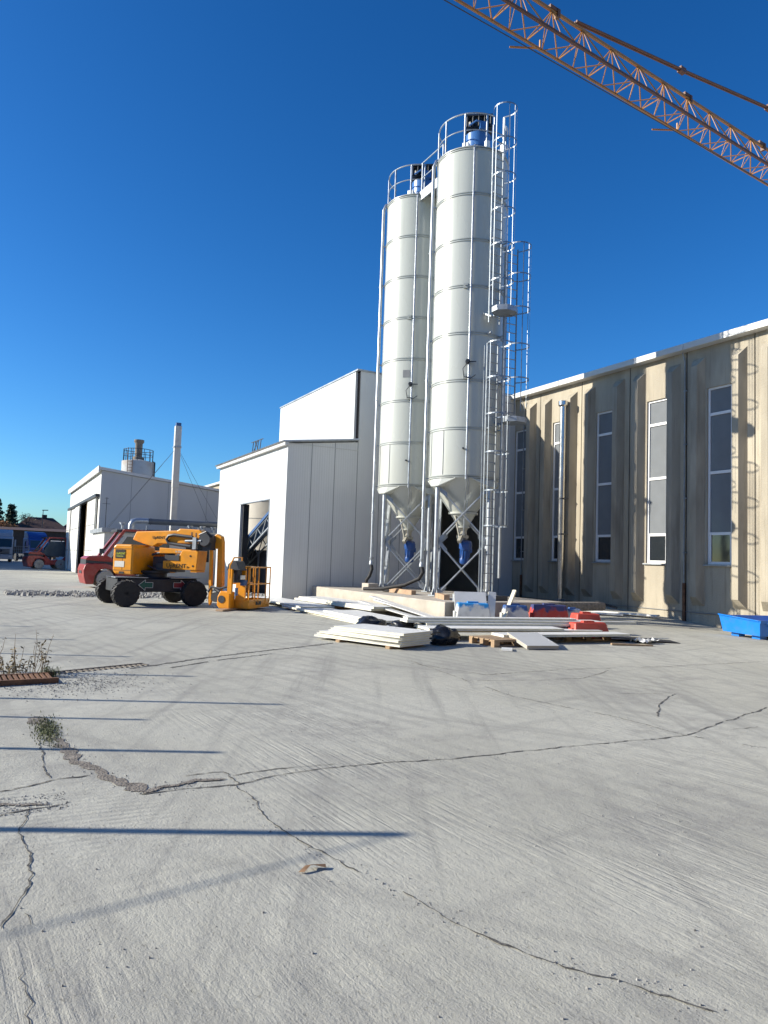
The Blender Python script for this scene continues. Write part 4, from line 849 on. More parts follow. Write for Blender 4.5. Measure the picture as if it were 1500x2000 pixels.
for (s, y) in ((sa, y0), (sb, y0), (sb, .06), (sb, .30), (sb, .8), (sb, y1), (sa, y1), (sa, .3), (sa, .75)):
    b = MB(U); b.tube([(s, y, .2), (s, y, 1.28)], .019, 8); b.build('basket_post', M['yellow'], bs_, 40)
b = MB(U); b.bb(sb-.45, sb-.2, -.66, -.40, .82, 1.2); b.xz([(sb-.54, 1.18), (sb-.5, 1.36), (sb-.38, 1.47), (sb-.22, 1.45), (sb-.1, 1.18)], -.74, -.26); con = b.build('control_console', M['dark_mach'], lift, bevel=.02)
b = MB(U); b.bb(sb-.42, sb-.12, -.34, -.26, .30, 1.3); b.bb(sb-.45, sb-.32, -.80, -.71, .5, 1.22); b.build('console_post', M['yellow'], con)
b = MB(U); b.tube([(sb-.3, -.95, .95), (sb-.3, -.97, 1.32), (sb-.3, -.75, 1.55), (sb-.3, -.25, 1.56), (sb-.3, -.22, .9)], .022, 8); b.build('console_guard', M['yellow'], con, 40)
b = MB(U); b.bb(sb-.12, sb-.09, -.66, -.40, .92, 1.04); b.build('console_label', M['plate_w'], con)
b = MB(U); b.bb(sb-.2, sb-.16, -.8, -.68, .46, .68); b.bb(sb-.2, sb-.08, -.5, -.28, .74, .9); b.build('control_box', M['belt_blue'], con)
b = MB(); p = lc+bx*2.95+ns*.55; b.bar(p+Vector((-.35, -.4, .03)), p+Vector((.55, .5, .045)), .22, .05); tag(b.build('wood_plank', M['plank']), 'brown plank lying under the lift basket', 'plank')

# ------------------------------------------------------------------ forklifts
def copy_tree(o, parent=None):
    c = o.copy(); C.objects.link(c); c.parent = parent
    for ch in o.children: copy_tree(ch, c)
    return c
def make_forklift(label):
    o = thing('forklift', label, 'forklift', (0, 0, 0), 'red forklifts in the yard')
    b = MB(); b.xz([(.1, .16), (0, .5), (-.02, .8), (.04, 1.0), (.12, 1.06), (.85, 1.08), (1.3, .95), (1.45, .62), (1.36, .60), (1.22, .78), (.92, .86), (.62, .78), (.46, .52), (.42, .16)], -.75, .75); b.build('counterweight', M['red'], o, bevel=.07)
    b = MB(); b.xz([(.1, 1.2), (.06, 1.28), (.2, 1.38), (.95, 1.42), (1.35, 1.2), (1.35, 1.13)], -.7, .7); b.build('bonnet', M['red'], o, bevel=.05)
    b = MB(); b.bb(.07, 1.2, -.66, .66, 1.02, 1.24); b.bb(-.03, .2, -.3, .3, .62, .74); b.build('vent', M['dark_mach'], o)
    b = MB(); b.xz([(1.28, .35), (3.0, .35), (3.05, .95), (2.85, 1.05), (2.6, .78), (1.75, .75), (1.32, 1.15)], -.72, .72); b.build('body', M['red'], o, bevel=.04)
    b = MB()
    for y in (-.68, .56): b = MB(); b.bar((.8, y+.06, 1.36), (1.62, y+.06, 2.58), .12, .2, (0, 1, 0)); b.bar((1.6, y+.06, 2.58), (2.9, y+.06, 2.56), .09, .1); b.bar((2.88, y+.06, 2.58), (3.0, y+.06, 1.0), .07, .08); b.build('overhead_guard', M['red'], o, bevel=.015)
    b = MB(); b.bb(1.3, 2.95, -.60, .60, 2.50, 2.6); b.bb(2.6, 3.4, -.5, .5, 2.50, 2.66)
    for i in range(6): b.bb(1.65+.2*i, 1.7+.2*i, -.58, .58, 2.6, 2.64)
    b.build('roof', M['dark_mach'], o)
    b = MB(); b.bb(1.5, 1.62, -.35, .35, 1.05, 1.75); b.bb(1.5, 2.05, -.35, .35, .95, 1.12); b.bar((2.5, 0, 1.0), (2.3, 0, 1.5), .05); b.lathe([(.17, -.015), (.17, .015)], (2.28, 0, 1.52), 16); b.build('seat', M['dark_mach'], o, bevel=.03)
    b = MB(); b.add([(1.0, -.6, 1.42), (1.6, -.6, 2.32), (1.6, .6, 2.32), (1.0, .6, 1.42)], [(0, 1, 2, 3)]); b.build('rear_window', M['glass'], o)
    b = MB(); b.add([(1.1, -.63, 1.3), (1.75, -.63, 2.3), (2.8, -.63, 2.3), (2.92, -.63, 1.1), (1.6, -.63, 1.05)], [(0, 1, 2, 3, 4)]); b.build('side_window', M['glass'], o)
    b = MB(); b.bar((.62, -.74, 1.36), (.66, -.82, 1.55), .03); b.box((.66, -.86, 1.62), (.2, .1, .2)); b.build('mirror', M['dark_mach'], o, bevel=.02)
    I = Matrix.Identity(4)
    for y in (-.70, .70): wheel(I, (.90, y, .39), .39, .24, M['tyre_dust'], M['hub'], o, 0); wheel(I, (2.55, y, .42), .42, .36, M['tyre_dust'], M['dark_red'], o, 0)
    b = MB()
    for y in (-.42, .42): b.bar((3.15, y, .1), (3.15, y, 2.5), .1, .14)
    for z in (.4, 1.4, 2.4): b.bar((3.15, -.42, z), (3.15, .42, z), .08)
    b.build('mast', M['dark_mach'], o)
    for y in (-.35, .35): b = MB(); b.bar((3.28, y, .06), (3.28, y, .8), .12, .05); b.bar((3.25, y, .07), (4.4, y, .07), .12, .05); b.build('fork', M['dark_mach'], o)
    b = MB(); b.bb(3.22, 3.28, -.55, .55, .5, 1.0); b.build('fork_carriage', M['dark_mach'], o)
    return o
fk = make_forklift('red forklift standing behind the yellow lift, rear wheel showing')
fk2 = copy_tree(fk); fk.location = (3.35, 34.2, 0); fk.rotation_euler.z = R(4); fk2.location = (2.1, 64.8, 0); fk2.rotation_euler.z = R(12)
fk2['label'] = 'small red forklift far off in shade, before the blue lorry'

# ------------------------------------------------------------------ far shed on the left
shed = thing('white_shed', 'older grey white shed with tall sliding doors at the far left', 'shed', (5.26, 45.4, 0))
SX, SY0, SY1 = 5.26, 45.4, 65.5
def sz(x): return 6.42-.107*(x-SX)
b = MB(); b.prism([(SX, SY0, -.1), (18.5, SY0, -.1), (18.5, SY0, sz(18.5)), (SX, SY0, sz(SX))], (0, .15, 0)); b.build('gable_wall', M['grey_panel'], shed); b = MB(); b.prism([(SX, SY1, -.1), (18.5, SY1, -.1), (18.5, SY1, sz(18.5)), (SX, SY1, sz(SX))], (0, -.15, 0))
b.build('gable_wall', M['grey_panel'], shed)
b = MB(); b.bb(SX, SX+.15, SY0+.15, SY1-.15, 4.95, sz(SX)); b.bb(SX, SX+.15, SY0+.15, 46.2, -.1, 4.95); b.bb(SX, SX+.15, 63.5, SY1-.15, -.1, 4.95); b.build('front_wall', M['door_white'], shed)
b = MB()
for i in range(9): y = 47.5+2*i; b.bb(SX-.004, SX+.02, y-.02, y+.02, 5.0, 6.3)
b.build('seams', M['seam'], shed)
b = MB()
for x in (7.0, 9.2, 11.6): b.bb(x-.012, x+.012, SY0-.004, SY0+.02, 2.8, sz(x)-.05)
b.build('gable_seams', M['seam'], shed)
b = MB(); b.prism([(SX-.12, SY0-.12, sz(SX)+.03), (18.7, SY0-.12, sz(18.7)+.03), (18.7, SY0-.12, sz(18.7)+.16), (SX-.12, SY0-.12, sz(SX)+.2)], (0, SY1-SY0+.3, 0)); b.build('roof', M['fascia'], shed)
b = MB(); b.bb(SX-.2, SX-.122, SY0-.14, SY1+.2, sz(SX)-.12, sz(SX)+.26); b.build('fascia', M['fascia'], shed)
b = MB(); b.bb(SX-.25, SX-.02, SY0+.2, 64.5, 4.85, 5.02); b.build('door_track', M['dark_mach'], shed)
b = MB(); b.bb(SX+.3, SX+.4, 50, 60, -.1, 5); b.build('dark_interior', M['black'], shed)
for i, (ya_, yb_) in enumerate(((46.3, 50.9), (55.3, 58.6), (58.8, 62.2), (62.3, 65.4))):
    b = MB(); x = SX-.12-.05*(i % 2); b.bb(x, x+.07, ya_, yb_, .03, 4.84); d = b.build('sliding_door', M['door_white'], shed)
    b = MB()
    for z in (1.6, 3.2): b.bb(x-.01, x+.0, ya_, yb_, z, z+.05)
    k = 2
    for j in range(1, k): yy = ya_+(yb_-ya_)*j/k; b.bb(x-.012, x, yy-.02, yy+.02, .05, 4.8)
    b.bb(x-.03, x-.01, ya_-.02, ya_+.06, .03, 4.84); b.build('door_rib', M['seam'], d)
b = MB(); b.bar((SX+.05, 52.4, 0), (SX+.05, 52.4, 4.85), .12); b.build('door_post', M['wood'], shed)
ann = thing('flat_annex', 'low flat roofed grey annex in front of the far shed', 'annex', (4.9, 40, 0))
b = MB(); b.bb(4.95, 15, 40, 45.2, -.1, 2.62); b.build('wall', M['grey_panel'], ann)
b = MB(); b.bb(4.8, 15.2, 39.85, 45.3, 2.62, 2.84); b.build('roof', M['galv_dull'], ann)
for i in range(3): b = MB(); b.bb(7+2.2*i, 8.3+2.2*i, 39.97, 40.02, 1.2, 2.2); b.build('window', M['dark_pane'], ann)
for x, y in ((5.9, 40.6), (9.55, 40.7), (10.2, 40.5), (10.9, 40.8), (12.4, 40.6)):
    o = thing('roof_vent', f'small metal vent on the low annex roof', 'vent', (x, y, 2.84), 'small vents on the annex roof')
    b = MB(); b.lathe([(.05, 2.84), (.05, 3.05)], (x, y, 0), 10); b.build('pipe', M['galv'], o, 40); b = MB(); b.lathe([(.08, 3.05), (.17, 3.17), (.17, 3.2)], (x, y, 0), 12); b.build('cowl', M['galv'], o, 40)
chim = thing('white_chimney', 'tall square white chimney stack with guy wires on the annex', 'chimney', (8.8, 42, 2.84))
b = MB(); b.bb(8.70, 9.02, 41.84, 42.16, 2.84, 5.4); b.build('lower_shaft', M['stack_white'], chim)
b = MB(); b.bb(8.68, 9.04, 41.82, 42.18, 5.4, 9.0); b.build('upper_shaft', M['stack_white'], chim, bevel=.03)
b = MB(); b.bb(8.65, 9.07, 41.79, 42.21, 7.72, 7.80); b.build('collar', M['galv_dull'], chim)
b = MB(); b.bb(8.72, 9.0, 41.86, 42.14, 9.0, 9.18); b.build('cap', M['belt_blue'], chim)
for q in ((5.2, 40.3, 2.9), (5.6, 44.8, 2.9), (11.4, 40.3, 2.9), (11.9, 44.7, 2.9)):
    b = MB(); b.tube([(8.86, 42, 7.77), q], .009, 5); b.build('guy_wire', M['dark_mach'], chim)
duct = thing('ventilation_duct', 'dark grey horizontal duct with an elbow above the flat annex', 'duct', (6.35, 41, 2.84))
b = MB(); b.tube([(6.42, 41, 2.84), (6.42, 41, 3.1), (6.5, 41, 3.28), (6.68, 41, 3.34), (7.3, 41, 3.34)], .17, 16); b.build('elbow', M['galv'], duct, 45)
b = MB(); b.tube([(7.3, 41, 3.34), (15, 41, 3.34)], .17, 16)
for x in (7.4, 9, 10.6, 12.2): b.lathe([(.19, x), (.19, x+.05)], (0, 41, 3.34), 16, 'x')
b.build('run', M['duct_dark'], duct, 45)
for x in (7.25, 10.1, 12.8): b = MB(); b.bar((x, 41, 2.84), (x, 41, 3.2), .07); b.build('support', M['galv_dull'], duct)
aer = thing('aerial_mast', 'thin aerial mast with crossbars on the annex corner', 'aerial', (5.15, 41.5, 2.84))
b = MB(); b.tube([(5.15, 41.5, 2.84), (5.15, 41.5, 4.55)], .02, 6); b.build('pole', M['dark_mach'], aer); b = MB(); b.bar((4.95, 41.5, 4.2), (5.35, 41.5, 4.2), .02); b.bar((5.05, 41.5, 4.5), (5.25, 41.5, 4.5), .02); b.build('crossbar', M['dark_mach'], aer)
tank = thing('old_silo', 'old white round silo with railing and vent stack behind the far shed', 'silo', (11, 68.5, 0))
tc = (11.0, 68.5, 0); b = MB(); b.lathe([(1.42, 0), (1.42, 9.9), (.3, 10.15), (0, 10.15)], tc, 48); b.build('shell', M['tank_white'], tank, 40)
b = MB(); b.tube([(tc[0]+1.3*cos(a), tc[1]+1.3*sin(a), 11.0) for a in [2*pi*i/32 for i in range(32)]], .03, 6, True); b.tube([(tc[0]+1.3*cos(a), tc[1]+1.3*sin(a), 10.5) for a in [2*pi*i/32 for i in range(32)]], .025, 6, True)
for k in range(14): a = k*pi/7; b.bar((tc[0]+1.3*cos(a), tc[1]+1.3*sin(a), 9.9), (tc[0]+1.3*cos(a), tc[1]+1.3*sin(a), 11.0), .05)
b.build('railing', M['dark_mach'], tank)
b = MB(); b.lathe([(.5, 10.1), (.5, 10.35), (.33, 10.4), (.33, 11.6), (.45, 11.75), (.45, 11.95)], tc, 20); b.build('vent_stack', M['vent_brown'], tank, 40)
b = MB(); b.tube([(tc[0]+1.2, tc[1]-.75, 9.95), (tc[0]+1.35, tc[1]-.75, 9.9), (tc[0]+1.35, tc[1]-.75, 5)], .07, 8)
b.build('side_pipe', M['dark_mach'], tank)
b = MB()
for dx in (-.2, .2): b.bar((tc[0]-.9+dx, tc[1]-1.3, 3), (tc[0]-.9+dx, tc[1]-1.3, 11), .05)
for i in range(20): b.bar((tc[0]-1.1, tc[1]-1.3, 5+.28*i), (tc[0]-.7, tc[1]-1.3, 5+.28*i), .03)
b.build('ladder', M['rust'], tank)

# ------------------------------------------------------------------ far background: lorries, blocks, houses, trees
def truck(c, rz, m, label):
    T = Matrix.Translation(c) @ Matrix.Rotation(rz, 4, 'Z'); o = thing('lorry', label, 'lorry', c)     # front faces -y
    b = MB(T); b.prism([(-1.22, 0, .9), (-1.22, -.05, 1.6), (-1.22, .18, 2.75), (-1.22, .5, 2.95), (-1.22, 2.1, 2.95), (-1.22, 2.1, .9)], (2.44, 0, 0)); b.build('cab', M[m], o, bevel=.08)
    b = MB(T); b.prism([(-1.15, .45, 2.95), (-1.15, .75, 3.35), (-1.15, 1.4, 3.7), (-1.15, 2.1, 3.75), (-1.15, 2.1, 2.95)], (2.3, 0, 0)); b.build('roof_fairing', M[m], o, bevel=.08)
    b = MB(T); b.add([(-1.08, -.03, 1.72), (1.08, -.03, 1.72), (1.08, .16, 2.66), (-1.08, .16, 2.66)], [(0, 1, 2, 3)]); [b.add([(s*1.226, .35, 1.7), (s*1.226, 1.35, 1.7), (s*1.226, 1.35, 2.5), (s*1.226, .5, 2.5)], [(0, 1, 2, 3)]) for s in (-1, 1)]; b.build('windscreen', M['dark_pane'], o)
    b = MB(T)
    for i in range(4): b.bb(-.9, .9, -.1, -.02, .95+.15*i, 1.02+.15*i)
    b.lathe([(.16, -.13), (.16, -.1)], (0, 0, 1.3), 16, 'y'); b.build('grille', M['dark_mach'], o)
    b = MB(T); b.bb(-1.24, 1.24, -.12, .4, .35, .88); b.build('bumper', M[m], o, bevel=.05)
    for s in (-1, 1):
        b = MB(T); b.bb(s*1.0-.18, s*1.0+.18, -.14, -.1, .58, .78); b.build('headlight', M['plate_w'], o)
        b = MB(T); b.bb(s*1.42-.08, s*1.42+.08, .1, .3, 1.8, 2.6); b.build('mirror', M[m], o)
    b = MB(T); b.bb(-.5, .5, .5, 6, .6, .95); b.build('frame', M['dark_mach'], o)
    for x in (-1.0, 1.0):
        for y in (1.1, 4.6): wheel(T @ Matrix.Rotation(pi/2, 4, 'Z'), (y, -x, .5), .5, .32, M['rubber'], M['hub'], o, 0)
truck((.5, 92.5, 0), 0, 'truck_white', 'white lorry cab parked in shade at the far left edge')
truck((4.7, 98, 0), R(18), 'truck_blue', 'blue lorry cab parked in shade behind the small forklift')
for i in range(3):
    b = MB(); b.bb(4.62+.28*i, 4.88+.28*i, 67.4, 68.4, 0, .95); tag(b.build('pale_block', M['wall_block'], bevel=.02), ['left pale block standing by the far shed doors', 'middle pale block standing by the far shed doors', 'right pale block standing by the far shed doors'][i], 'block', 'pale blocks by the far shed')
fen = thing('wire_fence', 'grey wire mesh fence panel between the two lorries', 'fence', (2.2, 88, 0))
b = MB()
for i in range(9): b.bar((1.6+.2*i, 88, .1), (1.6+.2*i, 88, 1.9), .02)
for i in range(6): b.bar((1.6, 88, .2+.33*i), (3.2, 88, .2+.33*i), .02)
b.build('mesh', M['galv_dull'], fen)
for x in (1.6, 3.2): b = MB(); b.bar((x, 88, 0), (x, 88, 2), .06); b.build('post', M['galv_dull'], fen)
bw = thing('dark_barn', 'long dark brick barn in shade behind the lorries', 'barn', (4, 122, 0))
b = MB(); b.bb(-30, 24, 122, 130, -.1, 4.4); b.build('wall', M['brick'], bw)
b = MB(); b.prism([(-30.5, 121.6, 4.4), (-30.5, 126, 4.9), (-30.5, 130.4, 4.4)], (55, 0, 0)); b.build('roof', M['roof_tile'], bw)
ls = thing('pale_lean_to', 'low pale lean to roof beside the far shed', 'lean to', (7.5, 112, 0))
b = MB(); b.bb(7.2, 12, 112, 115, 0, 2.2); b.build('wall', M['brick'], ls); b = MB(); b.prism([(7, 111.6, 2.2), (7, 115.2, 2.9), (7, 115.2, 2.7), (7, 111.6, 2.05)], (5.2, 0, 0)); b.build('roof', M['door_white'], ls)
def house(c, wx, wy, h, rh, label, chx):
    o = thing('house', label, 'house', c, 'dark roofed houses behind the barn'); x, y, _ = c
    b = MB(); b.bb(x-wx/2, x+wx/2, y-wy/2, y+wy/2, -.1, h); b.build('wall', M['brick'], o)
    b = MB(); e = .5; i = wx*.28
    b.add([(x-wx/2-e, y-wy/2-e, h), (x+wx/2+e, y-wy/2-e, h), (x+wx/2+e, y+wy/2+e, h), (x-wx/2-e, y+wy/2+e, h), (x-wx/2+i, y, h+rh), (x+wx/2-i, y, h+rh)], [(0, 1, 5, 4), (1, 2, 5), (2, 3, 4, 5), (3, 0, 4), (0, 3, 2, 1)])
    rf = b.build('roof', M['roof_tile'], o)
    b = MB(); b.bb(x+chx-.4, x+chx+.4, y-.4, y+.4, h+rh-.8, h+rh+.5); b.build('chimney', M['brick'], rf)
    for k in (-1, 1): b = MB(); b.bb(x+k*wx/4-.5, x+k*wx/4+.5, y-wy/2-.03, y-wy/2+.02, 1.2, 2.6); b.build('window', M['dark_pane'], o)
house((6.6, 140, 0), 9, 9, 4.5, 2.7, 'left dark hipped roof house behind the barn', .6); house((14.2, 141, 0), 9.5, 9, 4.5, 2.8, 'right dark hipped roof house next to the far shed', 1.2)
lp = thing('street_lamp', 'thin street lamp rising above the dark roofs', 'street lamp', (7.2, 132, 0)); b = MB(); b.tube([(6.5, 132, 0), (6.55, 132, 8.1)], .06, 6); b.build('pole', M['dark_mach'], lp); b = MB(); b.bar((6.4, 132, 8.1), (7.3, 132, 8.15), .14); b.build('lamp_head', M['dark_mach'], lp)
def leafball(b, c, r, n, sz_, flat=1):
    for _ in range(n):
        d = Vector((random.gauss(0, 1), random.gauss(0, 1), random.gauss(0, 1))).normalized()*(random.random()**.45)*r; d.z *= flat
        p = Vector(c)+d; u = Vector((random.gauss(0, 1), random.gauss(0, 1), random.gauss(0, .6))).normalized(); v = u.orthogonal().normalized(); s_ = sz_*(.6+.8*random.random())
        b.add([p-u*s_-v*s_*.4, p+u*s_-v*s_*.3, p+u*s_*.8+v*s_*.4, p-u*s_*.9+v*s_*.5], [(0, 1, 2, 3)])
def conifer(x, y, h, r, label, m='needle'):
    o = thing('conifer', label, 'tree', (x, y, 0), 'trees at the far left'); b = MB(); b.tube([(x, y, 0), (x, y, h*.9)], [.3, .05], 8); b.build('trunk', M['bark'], o)
    b = MB(); k = 0; z = h*.12
    while z < h:
        f = 1-z/h; rr = r*f**.8+.2; nb = 5+int(5*f)
        for i in range(nb):
            a = 6.28*i/nb+k*.7+random.random()*.5; L = rr*(.45+.75*random.random())
            for t in (.35, .6, .82, 1): leafball(b, (x+L*t*cos(a), y+L*t*sin(a), z-.18*L*t+.1*random.random()), .62*(1.2-.5*t), 15, .2, .8)
        z += .55+.25*random.random(); k += 1
    b.build('crown', M[m], o)
conifer(-.5, 138, 9.9, 3.6, 'tall dark conifer at the far left edge'); conifer(2.0, 142, 8.9, 2.4, 'shorter dark conifer right of the tall one')
def broad(x, y, h, label, m, n):
    o = thing('bare_tree' if m is None else 'autumn_tree', label, 'tree', (x, y, 0), 'trees at the far left'); b = MB(); tips = []
    def grow(p, d, L, r, k):
        q = p+d*L; b.tube([p, q], [r, r*.65], 5)
        if k == 0: tips.append(q); return
        for _ in range(3): grow(q, (d+Vector((random.gauss(0, .45), random.gauss(0, .45), random.gauss(.1, .3)))).normalized(), L*.72, r*.6, k-1)
    grow(Vector((x, y, 0)), Vector((0, 0, 1)), h*.32, .16, 4); b.build('trunk', M['bark'], o)
    b = MB()
    for t in tips: leafball(b, t, .5, n, .12)
    b.build('crown', M[m or 'leaf'], o)
broad(5.2, 136, 8.2, 'nearly bare thin tree beside the shorter conifer', None, 2); broad(.5, 128, 6.2, 'low orange leaved tree below the tall conifer', 'orange_leaf', 14)
# tall barn left of the frame: it shades the far corner of the yard
ob = thing('tall_barn', 'tall brick barn outside the left edge, shading the far yard', 'barn', (-10, 80, 0))
b = MB(); b.bb(-22, -4, 67.4, 104, -.1, 7.4); b.build('wall', M['brick'], ob); b = MB(); b.prism([(-22.3, 67.1, 7.4), (-13, 67.1, 8.6), (-3.7, 67.1, 7.4)], (0, 38, 0)); b.build('roof', M['roof_tile'], ob)

rb = thing('rear_sky_blocker', 'unseen dark brick warehouse added behind the photographer to block skylight', 'warehouse', (10, -30, 0))  # added out of view: keeps low bright sky off the shaded faces
b = MB(); b.bb(-60, 80, -42, -28, -.1, 14); b.build('wall', M['brick'], rb); b = MB(); b.prism([(-60.5, -42.5, 14), (-60.5, -35, 16.5), (-60.5, -27.5, 14)], (141, 0, 0)); b.build('roof', M['roof_tile'], rb)
wb = thing('west_sky_blocker', 'unseen dark brick hall added far left of the yard to block low sky', 'hall', (-50, 0, 0))  # added out of view: hides the low western sky from the hall panes
b = MB(); b.bb(-62, -44, -27, 58, -.1, 13); b.build('wall', M['brick'], wb); b = MB(); b.prism([(-62.5, -27.5, 13), (-53, -27.5, 15), (-43.5, -27.5, 13)], (0, 86, 0)); b.build('roof', M['roof_tile'], wb)
# ------------------------------------------------------------------ posts outside the left edge that throw the thin shadows
tips = [(2.22, 3.73, .06), (1.71, 5.85, .05), (1.37, 7.23, .04), (2.85, 7.5, .05), (2.39, 9.58, .05), (1.93, 11.62, .05), (1.35, 14.02, .05), (.75, 16.57, .05)]
sh = Vector((sd.x, sd.y)).normalized(); first = None
names = ['nearest', 'second', 'third', 'fourth', 'fifth', 'sixth', 'seventh', 'farthest']
for (x, y, wd), nm in zip(tips, names):
    L = (x+3.6)/(-sh.x) if True else 0; h = L*math.tan(SUN_EL); px_, py_ = x+sh.x*L, y+sh.y*L
    o = thing('fence_post', f'{nm} slim steel post of the row outside the left edge', 'post', (px_, py_, 0), 'steel posts outside the left edge')
    b = MB(); b.bar((px_, py_, 0), (px_, py_, h), wd, wd); b.build('shaft', M['galv_dull'], o); b = MB(); b.box((px_, py_, .01), (.2, .2, .02)); b.build('base_plate', M['galv_dull'], o)
L = (2.22+3.6)/(-sh.x); pt = Vector((2.22+sh.x*L, 3.73+sh.y*L, L*math.tan(SUN_EL)))
b = MB(); b.tube([pt-Vector((0, 0, .02)), pt+Vector((-2.10, -.3, .0)), pt+Vector((-6.3, -.9, .02))], .008, 8)
tag(b.build('overhead_cable', M['rubber']), 'thick cable strung from the nearest post outside the left edge', 'cable')

# ------------------------------------------------------------------ drain grate, weeds
gr = thing('drain_grate', 'rusty slotted drain grate set in the yard at the left edge', 'grate', (.3, 9.9, 0))
da = math.atan2(.9, 1.9)
T = Matrix.Translation((.35, 9.75, 0)) @ Matrix.Rotation(R(4), 4, 'Z'); b = MB(T)
for i in range(26): b.bb(-1.2+.06*i, -1.165+.06*i, -.2, .2, .03, .06)
b.bb(-1.25, .4, -.24, -.2, .0, .065); b.bb(-1.25, .4, .2, .24, .0, .065); b.build('grate', M['rust'], gr)
b = MB(T); b.bb(-1.25, .4, -.2, .2, .002, .01); b.build('channel', M['black'], gr)
T = Matrix.Translation((1.25, 10.45, 0)) @ Matrix.Rotation(R(22), 4, 'Z'); gr2 = thing('drain_grate', 'half buried slotted drain edge right of the rusty grate', 'grate', (1.25, 10.45, 0)); b = MB(T)
for i in range(20): b.bb(-.75+.08*i, -.71+.08*i, -.07, .07, .0, .012)
b.bb(-.8, .8, .07, .10, 0, .02); b.build('slots', M['soil_brown'], gr2)
wd_ = thing('weed', 'dry leggy weed with small brown leaves beside the drain grate', 'weed', (.4, 10.2, 0))
random.seed(12); b = MB(); lf = MB()
for i in range(46):
    x, y = -.05+.75*random.random(), 10.15+.35*random.random(); h = (.12+.4*random.random()**2)*(1.25 if abs(x-.55) < .12 else 1); d = Vector((random.gauss(0, .16), random.gauss(0, .12), 1)).normalized(); P = [Vector((x, y, 0))+d*h*t+Vector((random.gauss(0, .012), random.gauss(0, .012), 0)) for t in (0, .35, .7, 1)]
    b.tube(P, [.004, .0035, .003, .0015], 4)
    for _ in range(9):
        t = .15+.85*random.random(); p = P[0].lerp(P[3], t); u = Vector((random.gauss(0, 1), random.gauss(0, 1), random.gauss(0, .7))).normalized(); v = u.orthogonal().normalized(); s_ = .008+.018*random.random(); lf.add([p, p+u*s_*1.2+v*s_*.5, p+u*s_*2.4, p+u*s_*1.2-v*s_*.5], [(0, 1, 2, 3)])
b.build('stems', M['stem'], wd_); lf.build('leaves', M['leaf'], wd_)
def tuft(name, label, c, n, rx, ry, h):
    b = MB()
    for _ in range(n):
        x, y = c[0]+random.gauss(0, rx), c[1]+random.gauss(0, ry); a = random.random()*6.28; d = Vector((cos(a), sin(a), 0)); e = Vector((-d.y, d.x, 0))*.0035; L = h*(.4+.8*random.random()); p = Vector((x, y, .003))
        b.add([p-e, p+e, p+d*L*.35+e*.8+Vector((0, 0, L*.75)), p+d*L*.35-e*.8+Vector((0, 0, L*.75)), p+d*L*.9+Vector((0, 0, L*.85))], [(0, 1, 2, 3), (3, 2, 4)])
    tag(b.build(name, M['grass']), label, 'grass', kind='stuff')
tuft('grass_tuft', 'low green grass tuft growing in the dirty joint at the left', (.5, 7.1), 1000, .05, .25, .022)
tuft('green_weed', 'small fresh green weed at the end of the rusty grate', (.68, 10.05), 130, .06, .06, .14)

# ------------------------------------------------------------------ tower crane jib overhead
cr = thing('tower_crane', 'orange lattice crane jib crossing the top right of the sky', 'tower crane', (47, 21.5, 0))
jd = Vector((cos(R(5.35)), sin(R(5.35)), 0)); je = Vector((-jd.y, jd.x, 0))
o0 = Vector((15.3, 18.58, 20)); hw_ = .46; JH = 1.2
def jp(s, e, z): return o0+jd*s+je*e+Vector((0, 0, z))
s0, s1, bay = -11.2, 30.4, 1.6
b = MB(); b.bar(jp(s0, hw_, 0), jp(s1, hw_, 0), .075, .075); b.build('bottom_chord', M['crane'], cr)
b = MB(); b.bar(jp(s0, -hw_, 0), jp(s1, -hw_, 0), .09, .09); b.build('bottom_chord', M['crane_dark'], cr)
b = MB(); b.bar(jp(s0, 0, JH), jp(s1, 0, JH), .09, .10); b.build('top_chord', M['crane'], cr)
s = s0; i = 0
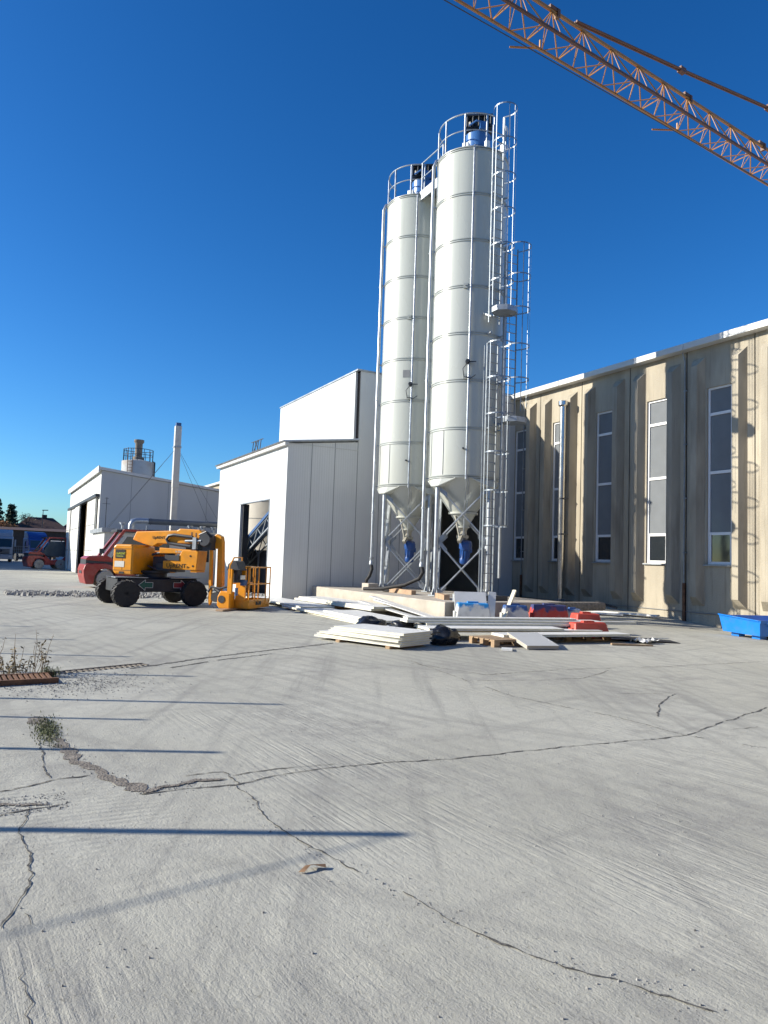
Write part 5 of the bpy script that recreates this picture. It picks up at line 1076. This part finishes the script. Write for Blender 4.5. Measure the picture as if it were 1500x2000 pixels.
while s < s1-.1:
    b = MB(); e = s+bay; m_ = s+bay/2
    for q in (-1, 1):
        b.tube([jp(s, q*hw_, 0), jp(m_, 0, JH)], .025, 6); b.tube([jp(e, q*hw_, 0), jp(m_, 0, JH)], .025, 6); b.tube([jp(m_, q*hw_, 0), jp(m_, 0, JH)], .014, 6)
    b.tube([jp(s, -hw_, 0), jp(s, hw_, 0)], .022, 6); b.tube([jp(s, -hw_, 0), jp(m_, hw_, 0)], .02, 6); b.tube([jp(m_, hw_, 0), jp(e, -hw_, 0)], .02, 6)
    b.build('lattice_bay', M['crane'], cr, 50); s += bay; i += 1
for sx in (-4.2, .9, 8.8, 14.5, 17):
    b = MB(); b.box(jp(sx, 0, JH+.09), (.5, .14, .14), R(5.35)); b.box(jp(sx+.15, 0, JH-.02), (.12, .2, .3), R(5.35)); b.build('joint_clamp', M['crane_dark'], cr)
for sx in (.6, 8.7):
    b = MB(); b.bar(jp(sx, hw_, 0), jp(sx-.9, hw_+.5, -.05), .05); b.bar(jp(sx+.1, hw_, 0), jp(sx+.1, hw_, .35), .05); b.build('rope_guide', M['crane'], cr)
b = MB(); P = [jp(2.0, 0, JH+.15), jp(8.4, 0, 2.23), jp(15.1, 0, 3.24), jp(30.5, 0, 5.9)]
for q in (-.05, .05): b.tube([p+je*q for p in P], .04, 8)
for p in P[1:3]: b.box(p, (.35, .2, .2), R(5.35))
b.build('tie_rod', M['crane_dark'], cr)
b = MB(); P = [jp(-11, 0, -1.2), jp(-4, 0, -.73), jp(10.6, 0, -.51), jp(30, 0, -.3)]; b.tube(P, .018, 6); b.build('hoist_rope', M['dark_mach'], cr)
b = MB()
for q in (-.6, .6):
    for w_ in (30.6, 31.8): b.bar(jp(w_, q, -20.2), jp(w_, q, 6.2), .16)
z = -20
while z < 6:
    for q in (-.6, .6): b.bar(jp(30.6, q, z), jp(31.8, q, z+1.2), .07); 
    for w_ in (30.6, 31.8): b.bar(jp(w_, -.6, z), jp(w_, .6, z+1.2), .07)
    z += 1.2
b.build('mast', M['crane'], cr)
